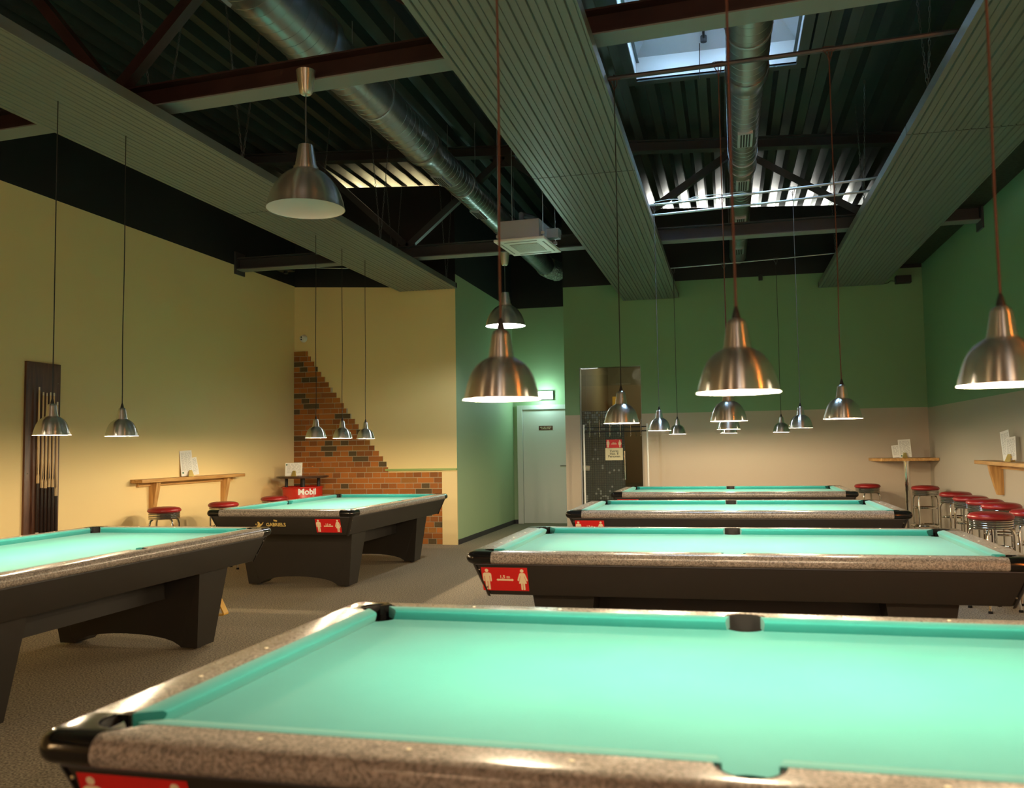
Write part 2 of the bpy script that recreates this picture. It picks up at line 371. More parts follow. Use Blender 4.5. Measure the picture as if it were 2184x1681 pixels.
def truss(y, mt, label, tops, bots, zb=3.80, yaw=0.0):
    t = thing('roof_truss', label, 'truss', (0, 0, 0), 0, 'steel roof trusses')
    t.matrix_world = Matrix.Translation((-3.7, y, 0))@Matrix.Rotation(yaw, 4, 'Z')@Matrix.Translation((3.7, -y, 0))
    mb = MB(); ibeam(mb, XL+.01, XR-.01, y, zb+.006, .154, .166); mb.build('bottom_chord', mt, t)
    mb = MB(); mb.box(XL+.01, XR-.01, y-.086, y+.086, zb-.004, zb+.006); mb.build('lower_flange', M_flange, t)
    mb = MB(); ibeam(mb, XL+.01, XR-.01, y, 4.865, .13, .14, zf=sl); mb.build('top_chord', mt, t)
    for i in range(len(bots)):
        for j in (i, i+1):
            if j < len(tops):
                mb = MB(); lbar(mb, (bots[i], y, zb+.16), (tops[j], y, 4.865+sl(tops[j]))); mb.build('diagonal', mt, t)
    for x in tops:
        mb = MB(); mb.box(x-.14, x+.14, y-.006, y+.006, 4.74+sl(x), 4.88+sl(x)); mb.build('gusset_plate', mt, t)
    mb = MB(); mb.box(XL, XL+.02, y-.12, y+.12, zb-.06, zb+.24); mb.build('end_plate', mt, t)
    mb = MB(); mb.box(XR-.02, XR, y-.12, y+.12, zb-.10, zb+.24); mb.build('end_plate', mt, t)
truss(5.3, M_steelred, 'nearer steel roof truss, red-brown beam that the large copper-toned pendant hangs from', (-5.3, -3.05, -.1, 2.2), (-4.25, -1.5, 1.3), yaw=rad(-4.6))
truss(10.45, M_steel, 'farther dark steel roof truss behind the ceiling cassette unit', (-5.25, -2.65, .19, 2.5), (-3.94, -1.21, 1.58))

# ------------------------------------------------------------------ ribbed ceiling panels
def ribbed(name, x0, x1, z, ys, label, nr=9):
    t = thing(name, label, 'ceiling panel', ((x0+x1)/2, 0, z), 0, 'long ribbed panels hung under the roof')
    hw = (x1-x0)/2; 
    for y0, y1 in ys:
        mb = MB(); pts = [(-hw, .07), (-hw, 0)]
        step = 2*hw/nr
        for i in range(nr):
            a = -hw+i*step
            pts += [(a+step*.30, 0), (a+step*.36, .012), (a+step*.42, .012), (a+step*.48, 0), (a+step*.80, 0), (a+step*.83, .006), (a+step*.88, .006), (a+step*.91, 0)]
        pts += [(hw, 0), (hw, .07)]
        for (xa, za), (xb, zb) in zip(pts[:-1], pts[1:]):
            mb.poly([(xa, y0, za), (xb, y0, zb), (xb, y1, zb), (xa, y1, za)])
        bmesh.ops.remove_doubles(mb.bm, verts=mb.bm.verts[:], dist=1e-6)
        o = mb.build('panel_sheet', M_panel, t); md = o.modifiers.new('t', 'SOLIDIFY'); md.thickness = .003; md.offset = 1
    mb = MB(); ye = ys[-1][1]; mb.box(-hw-.005, hw+.005, ye-.06, ye+.0, .008, .075); mb.build('end_cap', M_panelblack, t)
    return t
ribbed('ceiling_panel', -1.525, -.68, 3.615, ((-1.0, 2.2), (2.215, 7.0), (7.015, 13.42)), 'central ribbed grey panel hung along the ceiling, ending low on the green back wall left of centre')
ribbed('ceiling_panel', 1.36, 2.26, 3.655, ((-1.0, 2.2), (2.215, 6.85), (6.865, 13.42)), 'right ribbed grey panel hung along the ceiling beside the green right wall')
ribbed('ceiling_panel', -4.64, -3.76, 3.68, ((-1.0, 2.2), (2.215, 7.5), (7.515, 11.95)), 'left ribbed grey panel hung along the ceiling over the two left pool tables')
# chains holding the panels
def chain(x0, y0, z0, x1, y1, z1, label):
    d = Vector((x1-x0, y1-y0, z1-z0)); L_ = d.length; n = max(4, int(L_/.035)); mb = MB(); u = d.normalized(); s_ = u.cross(Vector((0, 1, 0))).normalized(); f_ = u.cross(s_)
    for k in range(n):
        c = Vector((x0, y0, z0))+d*((k+.5)/n); q = s_ if k % 2 else f_; hl = L_/n*.62
        pts = [c+u*hl*cos(a)+q*.008*sin(a) for a in [2*pi*i/8 for i in range(8)]]
        mb.tube(pts, .0022, 4, closed=True)
    return tag(mb.build('chain', M_cord_grey), label, 'chain', 'chains hanging the ribbed panels')
k = 0
for (px, z, side) in ((1.40, 3.73, 'right'), (-1.48, 3.69, 'central'), (-3.80, 3.75, 'left'), (-4.58, 3.75, 'outer side of the left')):
    for y, wh in ((6.3, 'front'), (9.2, 'middle'), (11.6, 'rear')):
        for dd, sd in ((-.32, 'nearer'), (.32, 'farther')):
            chain(px, y, z, px+.0, y+dd, zroof(px)-.01, f'{sd} of the {wh} chains on the {side} ribbed panel')

# ------------------------------------------------------------------ ducts
def duct(name, label, x, z, segs, vents, hang, foil=None):
    t = thing(name, label, 'ventilation duct', (x, 0, z), 0)
    for (y0, y1, r0) in segs:
        mb = MB(); pr = []; y = y0
        while y < y1-.001:
            y2 = min(y+.11, y1)
            pr += [(y, r0), (y2-.007, r0), (y2-.005, r0+.002), (y2-.002, r0+.002)]
            y = y2
        n = 32
        # helical lock seam: shear each ring around the axis
        mb.rings([[(rr*cos(2*pi*i/n), yy+.11*(i/n if 0 else 0), rr*sin(2*pi*i/n)) for i in range(n)] for yy, rr in pr], cap=(True, True))
        mb.build('duct_section', M_duct, t, smooth=True)
    for a, b_ in zip(segs[:-1], segs[1:]):
        mb = MB(); mb.rings([[(rr*cos(2*pi*i/32), yy, rr*sin(2*pi*i/32)) for i in range(32)] for yy, rr in ((a[1]-.10, a[2]+.008), (a[1]-.08, a[2]+.012), (a[1]+.0, a[2]+.010), (a[1]+.1, b_[2]+.010), (a[1]+.13, b_[2]+.008))], cap=(True, True))
        mb.build('reducer', M_duct, t, smooth=True)
    for y, r0, ang in vents:
        mb = MB(); c, s_ = cos(ang), sin(ang); n_ = Vector((c, 0, s_)); tt = Vector((-s_, 0, c))
        def quad(a0, a1, b0, b1, h): return [tuple(n_*(r0+h)+tt*a+Vector((0, y+bb, 0))) for a, bb in ((a0, b0), (a1, b0), (a1, b1), (a0, b1))]
        w, l = .05, .16
        mb.rings([quad(-w-.015, w+.015, -l-.015, l+.015, -.02), quad(-w-.015, w+.015, -l-.015, l+.015, .012)])
        v = mb.build('vent_frame', M_galv, t)
        mb = MB()
        for i in range(4):
            a = -w+.008+i*(2*w-.004)/4
            mb.rings([quad(a, a+.014, -l, l, .008), quad(a, a+.014, -l, l, .0145)])
        mb.build('vent_slots', M_ductdark, v)
    for y, r0 in hang:
        mb = MB()
        mb.rings([[((r0+rr)*cos(2*pi*i/32), y+yy, (r0+rr)*sin(2*pi*i/32)) for i in range(32)] for yy, rr in ((-.012, .001), (-.012, .006), (.012, .006), (.012, .001))], cap=(True, True))
        for sx_ in (-1, 1):
            mb.tube([(sx_*(r0+.008), y, 0), (sx_*(r0+.008), y, zroof(x)-z)], .003, 5)
        mb.build('hanger', M_galv, t)
    if foil:
        y0, y1, r0 = foil; mb = MB(); rs = []
        random.seed(3)
        for k in range(14):
            f = k/13; rs.append([((r0*(1+.1*random.random())+.008*(k % 2))*cos(2*pi*i/24)+f*f*.10, y0+(y1-y0)*f, (r0*(1+.1*random.random())+.008*(k % 2))*sin(2*pi*i/24)) for i in range(24)])
        mb.rings(rs); mb.build('flexible_end', M_foil, t)
    return t
duct('ventilation_duct', 'long spiral-seam metal duct running above the gap between the left and central ribbed panels', -2.95, 4.45, ((-1, 5.9, .225), (5.9, 8.3, .19), (8.3, 14.35, .158)),
     ((4.7, .225, rad(-125)), (8.95, .158, rad(-100)), (10.4, .158, rad(-100)), (12.3, .158, rad(-110))), ((3.2, .225), (7.0, .19), (9.6, .158), (11.5, .158)), (14.35, 14.9, .16))
duct('ventilation_duct', 'spiral-seam metal duct running below the bright skylight toward the back wall', .218, 4.22, ((-1, 6.75, .155), (6.75, 9.1, .133), (9.1, 13.49, .122)),
     ((7.9, .133, rad(-88)), (9.35, .122, rad(-88)), (10.9, .122, rad(-88)), (12.6, .122, rad(-88))), ((4.0, .155), (6.0, .155), (8.7, .133), (12.0, .122)))

# ------------------------------------------------------------------ ceiling cassette air conditioner
AC = thing('air_conditioner', 'square ceiling cassette air conditioner, metal box with pale grille, hung from rods above the corridor', 'air conditioner', (-2.07, 9.19, 3.55), rad(-4))
mb = MB(); mb.box(-.28, .28, -.36, .36, 0, .03); mb.build('fascia_panel', M_white, AC, bevel=.008)
mb = MB(); mb.box(-.23, .21, -.30, .30, .03, .235); mb.build('housing', M_galv, AC, bevel=.004)
mb = MB(); mb.box(-.155, .155, -.19, .19, -.002, .004); gr = mb.build('grille', mat('grille_shadow', (.20, .20, .15), .6), AC)
mb = MB()
for i in range(22): mb.box(-.155+i*.0145, -.155+i*.0145+.006, -.19, .19, -.007, -.002)
mb.build('louvre', M_white, gr)
for a, b_, c, d in ((-.24, -.225, -.24, .24), (.225, .24, -.24, .24), (-.18, .18, -.30, -.275), (-.18, .18, .275, .30)):
    mb = MB(); mb.box(a, b_, c, d, -.002, .002); mb.build('air_slot', M_ink, AC)
for a, b_ in ((-.26, -.25), (.24, -.25), (-.26, .25), (.24, .25)):
    mb = MB(); mb.tube([(a, b_, .06), (a, b_, zroof(-2.1)-3.56)], .005, 6); mb.box(a-.02, a+.02, b_-.015, b_+.015, .07, .1); mb.build('hanger_rod', M_galv, AC)
mb = MB(); mb.tube([(-.06, -.05, .235), (-.06, -.05, .36), (-.05, .3, .42), (.0, 1.1, .43)], .03, 10); mb.build('hose', M_cord_grey, AC, smooth=True)
mb = MB(); mb.box(.21, .34, .0, .12, .09, .19); mb.build('junction_box', M_galv, AC)

# ------------------------------------------------------------------ lamps
def smallshade():
    R_ = .1135
    prof = [(0, 1.0), (.02, .985), (.035, .955), (.17, .93), (.43, .86), (.60, .80), (.75, .72), (.87, .625), (.97, .50), (1.03, .40), (1.06, .335), (1.12, .315), (1.63, .24), (1.72, .205), (1.77, .14), (1.79, .06)]
    return [(r*R_, z*R_) for z, r in prof]
def bigshade():
    R_ = .25
    prof = [(0, 1.0), (.03, .985), (.2, .955), (.4, .89), (.6, .79), (.78, .66), (.92, .51), (1.0, .38), (1.03, .32), (1.10, .315), (1.105, .275), (1.16, .27), (1.60, .205), (1.68, .19), (1.70, .10)]
    return [(r*R_, z*R_) for z, r in prof]
def point(name, parent, loc, power, color, radius):
    l = bpy.data.lights.new(name, 'POINT'); l.energy = power; l.color = color; l.shadow_soft_size = radius
    o = bpy.data.objects.new(name, l); COL.objects.link(o); o.parent = parent; o.location = loc
    return o
SP = smallshade(); BP = bigshade()
mb = MB(); mb.lathe(SP, 48); SH = mb.build('lamp_shade', M_alu, smooth=True)
mb = MB(); mb.lathe([(r-.0022, z+.0004) for r, z in SP[:13]], 40); LN = mb.build('shade_lining', M_lining, smooth=True)
mb = MB(); mb.lathe([(.0, -.0), (.014, .003), (.024, .012), (.028, .028), (.024, .044), (.014, .06), (.013, .085)], 20); BU = mb.build('bulb', M_bulb, smooth=True)
mb = MB(); mb.lathe([(.010, .195), (.012, .205), (.008, .222), (.004, .235)], 12, cap=(True, True)); CG = mb.build('cord_grip', M_cord_black, smooth=True)
lamp_proto = [SH, LN, BU, CG]
def pendant(x, y, zr, zt, label, group, cordm, first=[True], wob=.004, cr_=.0035, power=P_SMALL, tint=WARM):
    t = thing('pendant_lamp', label, 'lamp', (x, y, zr), random.uniform(0, 6), group)
    for p_ in lamp_proto:
        if first[0]: c = p_
        else: c = p_.copy(); COL.objects.link(c)
        c.parent = t
        if p_ is BU: c.location = (0, 0, .018)
    first[0] = False
    mb = MB(); n = 14; pts = []
    ph = random.uniform(0, 6)
    for i in range(n+1):
        f = i/n; z = .215+(zt-zr-.215)*f; a = wob*sin(f*9+ph)*(1-f)*min(1, f*6)
        pts.append((a, a*.5, z))
    mb.tube(pts, cr_, 6); mb.build('cord', cordm, t, smooth=True)
    point('lamp_light', t, (0, 0, .014), power, tint, .022)
    return t
T1c = (.065, 2.395); 
rows = [('nearest', .03, 2.42, (-.66, 0.0, .655), 3.75), ('second', .005, 5.43, (-.65, 0, .655), 3.74), ('third', .005, 8.50, (-.65, 0, .655), 3.76), ('farthest', .005, 11.55, (-.65, 0, .655), 3.745)]
for i, (nm, cx, y, dxs, zt) in enumerate(rows):
    for dx, sd in zip(dxs, ('left', 'middle', 'right')):
        zr = 1.512
        pendant(cx+dx, y, zr, zt, f'{sd} brushed-metal dome pendant over the {nm} of the four right-hand pool tables', 'pendants over the right-hand pool tables', (M_cord_brown, M_cord_brown, M_cord_grey if dx else M_cord_grey, M_cord_black)[i] if not (i == 1 and dx == -.65) else M_cord_black)
for j, y in enumerate((4.06, 4.74, 5.40)):
    pendant(-4.2, y, 1.497, 3.68, ('dome pendant over the near left pool table, outside the left picture edge', 'leftmost dome pendant, in front of the cue rack on the cream wall', 'dome pendant over the near left pool table, second from the left picture edge')[j], 'pendants over the left-hand pool tables', M_cord_black)
for j, y in enumerate((8.50, 9.15, 9.80)):
    pendant(-4.25, y, 1.505, 3.68, ('left', 'middle', 'right')[j]+' of three small dome pendants hanging before the brick wall', 'pendants over the left-hand pool tables', M_cord_black)
def bigpendant(x, y, zr, zt, label, lit):
    t = thing('large_pendant_lamp', label, 'lamp', (x, y, zr), 0, 'large bell pendants on the roof beams')
    mb = MB(); mb.lathe(BP, 64); mb.build('lamp_shade', M_alu, t, smooth=True)
    mb = MB(); mb.lathe([(r-.003, z+.0005) for r, z in BP[:10]], 48); mb.build('shade_lining', M_lining, t, smooth=True)
    mb = MB(); mb.lathe([(0, 0), (.02, .004), (.04, .02), (.046, .045), (.04, .07), (.02, .1), (.018, .16)], 20); mb.build('bulb', M_bulb if lit else M_bulboff, t, smooth=True, loc=(0, 0, .11))
    mb = MB(); mb.tube([(0, 0, .41), (0, 0, zt-zr-.15)], .0035, 6); mb.build('cord', M_cord_grey, t)
    mb = MB(); h = zt-zr; mb.lathe([(.0, h-.155), (.030, h-.157), (.040, h-.148), (.047, h-.12), (.063, h)], 32, cap=(False, True)); mb.build('canopy', M_alu2, t, smooth=True)
    if lit: point('lamp_light', t, (0, 0, .07), P_BIG, (.92, 1.0, 1.0), .04)
bigpendant(-2.615, 5.09, 2.93, 3.845, 'large unlit bell pendant with pale inside, hanging from the red-brown beam at left', False)
bigpendant(-2.66, 10.45, 2.88, 3.80, 'large lit bell pendant hanging in front of the corridor below the ceiling cassette', True)

# conduit bars the cords hang from
def conduit(y, z0, x0, z1, x1, r, m_, label, clips):
    t = thing('conduit_bar', label, 'conduit', (0, 0, 0), 0, 'thin bars lying across the ribbed panels')
    n = 10; mb = MB(); mb.tube([(x0+(x1-x0)*i/n, y, z0+(z1-z0)*i/n-.006*sin(pi*i/n)) for i in range(n+1)], r, 8); mb.build('bar', m_, t, smooth=True)
    for c in clips:
        z = z0+(z1-z0)*(c-x0)/(x1-x0)
        mb = MB()
        for k in range(3):
            mb.tube([(c+.02*(k-1)+(r+.006)*cos(a), y+(r+.006)*sin(a)*.8, z+(r+.006)*sin(a)) for a in [2*pi*i/10 for i in range(10)]], .0025, 5, closed=True)
        mb.tube([(c-.03, y, z-.01), (c-.01, y-.02, z-.05), (c, y, z-.08), (c+.015, y+.015, z-.04), (c+.02, y, z)], .003, 5)
        mb.build('cord_loop', M_cord_brown if y < 7 else M_cord_grey, t)
conduit(2.42, 3.74, -.76, 3.76, 1.44, .012, M_steel, 'thin conduit bar above the nearest three pendants', (-.63, .03, .69))
conduit(5.43, 3.715, -.76, 3.775, 1.44, .016, M_steel, 'dark conduit bar with knotted brown cords crossing below the skylight', (-.645, .005, .66))
conduit(8.50, 3.72, -.76, 3.82, 1.44, .012, M_galv, 'upper of two pale conduit bars crossing in front of the lit deck flutes', (-.645, .005, .66))
conduit(8.80, 3.70, -.76, 3.785, 1.44, .012, M_galv, 'lower of two pale conduit bars crossing in front of the lit deck flutes', ())
conduit(11.55, 3.70, -.76, 3.77, 1.44, .007, M_galv, 'thin greenish conduit bar in front of the back wall', (-.645, .005, .66))
mb = MB(); mb.tube([(-.74, 8.46, 3.73), (-.5, 8.47, 3.76), (-.3, 8.47, 3.745), (-.1, 8.47, 3.77), (.2, 8.47, 3.775), (.3, 8.48, 3.74)], .003, 5); mb.tube([(-.74, 8.46, 3.72), (-.45, 8.47, 3.72), (-.2, 8.47, 3.775), (.1, 8.47, 3.76)], .003, 5)
tag(mb.build('loose_cable', M_white), 'loose white cable looping along the upper pale conduit bar', 'cable')

# ------------------------------------------------------------------ pool tables
LA, LB = 1.45, .795        # half outer length, half outer width
PA, PB = 1.270, .638       # half nose-to-nose
ZT, ZR, ZBED = .80, .735, .762
PCX, PCY, PCR = PA+.030, PB+.030, .060
def edge_prof():      # outward offset (negative = inwards) and z of the rounded rail edge, top to bottom
    return [(-.034, ZT), (-.022, ZT-.003), (-.010, ZT-.010), (-.003, ZT-.021), (0, ZT-.034), (-.002, ZT-.048), (-.010, ZT-.059), (-.022, ZR)]
def long_rail(L0, side_pocket, half_w, cut, pc_along, pc_across):
    """rail along +x, centred, outer edge at y=0 (outwards is -y), inner edge at y=cut, notched round the pockets"""
    xs = [L0*i/20 for i in range(21)]
    xs += [pc_along-PCR-.004+.0001, pc_along-PCR+.002, pc_along-PCR+.012, pc_along-PCR+.026, pc_along-PCR+.042, L0]
    if side_pocket: xs = [v for v in xs if v > .10]+[0, .02, .035, .048, .057, .0625, .0648, .066, .085]
    xs = sorted(set(round(v, 5) for v in xs if v <= L0)); xs = [-v for v in reversed(xs) if v > 0]+xs
    rs = []
    for x in xs:
        c = cut; a = abs(x)
        if side_pocket and a <= .065:
            c = min(c, (half_w-(PB+.055))-math.sqrt(max(0, .065**2-x*x)))
        if a > pc_along-PCR-.004:
            c = min(c, half_w-(pc_across+math.sqrt(max(0, (PCR+.004)**2-(a-pc_along)**2))))
        rs.append([(x, c, ZR), (x, c, ZT)]+[(x, -o_, z) for o_, z in edge_prof()])
    mb = MB(); mb.rings(rs); return mb
def cushion(x0, x1, e0, e1):
    """cushion along x from x0 to x1 with nose at y=0 and back at y=-.052; e0/e1 how much the back reaches further than the nose at the ends"""
    pr = [(-.052, ZT+.0005, 1), (-.040, ZT+.001, .8), (-.006, ZT-.003, .1), (0, ZT-.008, 0), (.0, ZT-.014, 0), (-.012, ZBED, .3), (-.052, ZBED, 1)]
    n = 6; rs = []
    for f, xx, e in ((0, x0, e0), (1, x1, e1)):
        s_ = -1 if f == 0 else 1
        rs.append([(xx+s_*e*k, y, z) for y, z, k in pr])
    mb = MB(); mb.rings(rs); return mb
def build_table(label):
    t = thing('pool_table', label, 'pool table', (0, 0, 0), 0, 'pool tables')
    # bed outline with pocket cut-outs
    def arc(cx, cy, r, a0, a1, n=9): return [(cx+r*cos(rad(a0+(a1-a0)*i/n)), cy+r*sin(rad(a0+(a1-a0)*i/n))) for i in range(n+1)]
    bx, by = PA+.05, PB+.05
    ol = []
    ol += arc(-PCX, -PCY, PCR+.012, 75, 15)          # lower left corner (concave)
    ol += arc(0, -(PB+.055), .06, 160, 20)
    ol += arc(PCX, -PCY, PCR+.012, 165, 105)
    ol += arc(PCX, PCY, PCR+.012, 255, 195)
    ol += arc(0, PB+.055, .06, -20, -160)
    ol += arc(-PCX, PCY, PCR+.012, -15, -75)
    mb = MB(); mb.prism(ol, ZBED-.03, ZBED); mb.build('playing_bed', M_cloth, t)
    # cushions
    for sy in (-1, 1):
        for sx_ in (-1, 1):
            a, b_ = .062, PA-.052
            mb = cushion(a, b_, .012, .048) if sx_*sy == -1 else cushion(-b_, -a, .048, .012)
            o = mb.build('cushion', M_cloth, t, smooth=True); o.location = (0, sy*PB, 0); o.rotation_euler = (0, 0, 0 if sy == -1 else pi)
    for sx_ in (-1, 1):
        mb = cushion(-PB+.052, PB-.052, .048, .048); o = mb.build('cushion', M_cloth, t, smooth=True)
        o.location = (sx_*PA, 0, 0); o.rotation_euler = (0, 0, -pi/2 if sx_ == -1 else pi/2)
    # laminate rails
    for sy in (-1, 1):
        mb = long_rail(LA-.15, True, LB, LB-PB-.051, PCX, PCY); o = mb.build('rail', M_lam, t, smooth=True); o.location = (0, sy*LB, 0); o.rotation_euler = (0, 0, 0 if sy == -1 else pi)
    for sx_ in (-1, 1):
        mb = long_rail(LB-.15, False, LA, LA-PA-.051, PCY, PCX); o = mb.build('rail', M_lam, t, smooth=True); o.location = (sx_*LA, 0, 0); o.rotation_euler = (0, 0, -pi/2 if sx_ == -1 else pi/2)
    # corner castings
    prof = edge_prof()
    for sx_ in (-1, 1):
        for sy in (-1, 1):
            R0 = .055
            outer = [(LA-.15, LB, 0, 1)]+[(LA-R0+R0*sin(rad(a)), LB-R0+R0*cos(rad(a)), sin(rad(a)), cos(rad(a))) for a in range(0, 91, 15)]+[(LA, LB-.15, 1, 0)]
            inner = [(LA-.187+.05, LB-.15)]+[(PCX+(PCR+.004)*cos(rad(a)), PCY+(PCR+.004)*sin(rad(a))) for a in range(-30, 121, 15)]+[(LA-.15, PB+.051)]
            inner[0] = (PA+.051, LB-.15)
            inner = [inner[0]]+[(px_, py_) for px_, py_ in inner[1:-1]]+[inner[-1]]
            rs = []
            rs.append([(x, y, ZR) for x, y, nx, ny in outer]+[(x, y, ZR) for x, y in inner])
            rs[0] = [(x-nx*.022, y-ny*.022, ZR) for x, y, nx, ny in outer]+[(x, y, ZR) for x, y in inner]
            for o_, z in reversed(prof[:-1]):
                rs.append([(x+nx*o_, y+ny*o_, z+.0012) for x, y, nx, ny in outer]+[(x, y, z+.0012) for x, y in inner])
            mb = MB()
            mb.rings([[(sx_*x, sy*y, z) for x, y, z in r_] for r_ in rs], cap=(False, False))
            # caps as strips between outer and inner boundaries
            no, ni = len(outer), len(inner)
            for r_ in (rs[0], rs[-1]):
                oo = r_[:no]; ii = list(reversed(r_[no:]))
                i = j = 0
                while i < no-1 or j < ni-1:
                    if j >= ni-1 or (i < no-1 and (i+1)/(no-1) <= (j+1)/(ni-1)):
                        tri = (oo[i], oo[i+1], ii[j]); i += 1
                    else:
                        tri = (oo[i], ii[j+1], ii[j]); j += 1
                    mb.poly([(sx_*x, sy*y, z) for x, y, z in tri])
            bmesh.ops.remove_doubles(mb.bm, verts=mb.bm.verts[:], dist=1e-5)
            mb.build('corner_casting', M_blackgloss, t, smooth=True)
            # brass-bright studs of the casting
            mb = MB()
            for a in (20, 70): mb.lathe([(0, .004), (.006, .002), (.008, 0)], 10, c=(0, 0, 0))
            mb.bm.free()
    # pockets (cups)
    def cup(cx, cy, r, a0, a1):
        mb = MB(); n = 16
        ring = lambda rr, z: [(cx+rr*cos(rad(a0+(a1-a0)*i/n)), cy+rr*sin(rad(a0+(a1-a0)*i/n)), z) for i in range(n+1)]
        mb.rings([ring(r+.004, ZR-.001), ring(r+.003, ZT-.004), ring(r-.003, ZT-.002), ring(r-.006, ZT-.012), ring(r-.010, .70)], closed=False, cap=(False, False))
        mb.lathe([(0, .698), (r-.012, .698), (r-.008, .702), (r-.006, ZBED-.032)], 20, c=(cx, cy, 0))
        return mb
    for sx_ in (-1, 1):
        for sy in (-1, 1):
            ac = math.degrees(math.atan2(sy, sx_))
            cup(sx_*PCX, sy*PCY, PCR, ac-88, ac+88).build('pocket', M_pocket, t, smooth=True)
    for sy in (-1, 1):
        cup(0, sy*(PB+.055), .058, 90*sy-92, 90*sy+92).build('pocket', M_pocket, t, smooth=True)
    # sights
    for sy in (-1, 1):
        for k in (-3, -2, -1, 1, 2, 3):
            mb = MB(); mb.lathe([(0, .0012), (.0055, .0010), (.006, 0)], 10); mb.build('sight', M_sight, t, loc=(k*PA/4, sy*(PB+.093), ZT))
    for sx_ in (-1, 1):
        for k in (-1, 0, 1):
            mb = MB(); mb.lathe([(0, .0012), (.0055, .0010), (.006, 0)], 10); mb.build('sight', M_sight, t, loc=(sx_*(PA+.093), k*PB/2, ZT))
    # cabinet
    def rr(a, b_, c, z): return [(x, y, z) for x, y in ((-a+c, -b_), (a-c, -b_), (a, -b_+c), (a, b_-c), (a-c, b_), (-a+c, b_), (-a, b_-c), (-a, -b_+c))]
    mb = MB(); mb.rings([rr(LA-.105, LB-.105, .02, .555), rr(LA-.04, LB-.04, .02, .728), rr(LA-.04, LB-.04, .02, ZR)]); 
    mb.build('cabinet', M_black, t, bevel=.003)
    mb = MB(); mb.rings([rr(LA-.028, LB-.028, .03, .7285), rr(LA-.028, LB-.028, .03, .7345)], cap=(False, False)); mb.build('trim_strip', M_steel, t)
    for sx_ in (-1, 1):
        for sy in (-1, 1):
            mb = MB(); r_ = []
            for z, f in ((.545, 0), (.732, 1)):
                a = LA-.105+.068*f; b_ = LB-.105+.068*f
                r_.append([(sx_*x, sy*y, z) for x, y in ((a-.016, b_+.004), (a-.014, b_+.004), (a-.003, b_-.003), (a+.004, b_-.014), (a+.004, b_-.016), (a-.006, b_-.016), (a-.016, b_-.006))])
            mb.rings(r_); cp = mb.build('corner_post', M_black, t, bevel=.004)
            for z, f in ((.70, .78), (.60, .25)):
                a = LA-.105+.068*f; b_ = LB-.105+.068*f
                mb = MB(); mb.lathe([(0, .003), (.004, .002), (.0055, 0)], 8); s2 = mb.build('stud', M_chrome, cp); s2.location = (sx_*(a-.02), sy*(b_+.004), z); s2.rotation_euler = (-sy*pi/2, 0, 0)
    # pedestals with arched foot
    for sx_ in (-1, 1):
        def ped(dz):
            hw = .60 if dz else .56
            pts = [(-hw, dz)]
            return pts
        def outline(th):
            o_ = [(-.62, .556), (.62, .556), (.555, 0), (.43, 0)]
            for i in range(1, 12):
                a = pi*i/12; o_.append((.43*cos(a)*1.0, .105*sin(a)**.8))
            o_ += [(-.43, 0), (-.555, 0)]
            return o_
        mb = MB(); ol = outline(0); xc = .93
        r_ = []
        for f in (-1, 1):
            r_.append([(sx_*xc+f*(.10+.075*(z/.556)), y, z+.02 if z == 0 else z) for y, z in ol])
        mb.rings(r_, cap=(False, False))
        for rr_ in r_:
            # triangulate caps against the top edge
            n_ = len(ol)
            vs = [mb.bm.verts.new(p_) for p_ in rr_]
            f_ = mb.bm.faces.new(vs); bmesh.ops.triangulate(mb.bm, faces=[f_])
        bmesh.ops.remove_doubles(mb.bm, verts=mb.bm.verts[:], dist=1e-5)
        lg = mb.build('leg', M_black, t)
        for sy in (-1, 1):
            mb = MB(); mb.lathe([(.0, 0), (.028, 0), (.028, .008), (.012, .012), (.012, .03)], 14); mb.build('leveller', M_steel, lg, loc=(sx_*xc, sy*.49, 0))
    mb = MB(); mb.box(-.80, .80, -.34, .34, .36, .556); mb.build('stretcher', M_black, t)
    return t
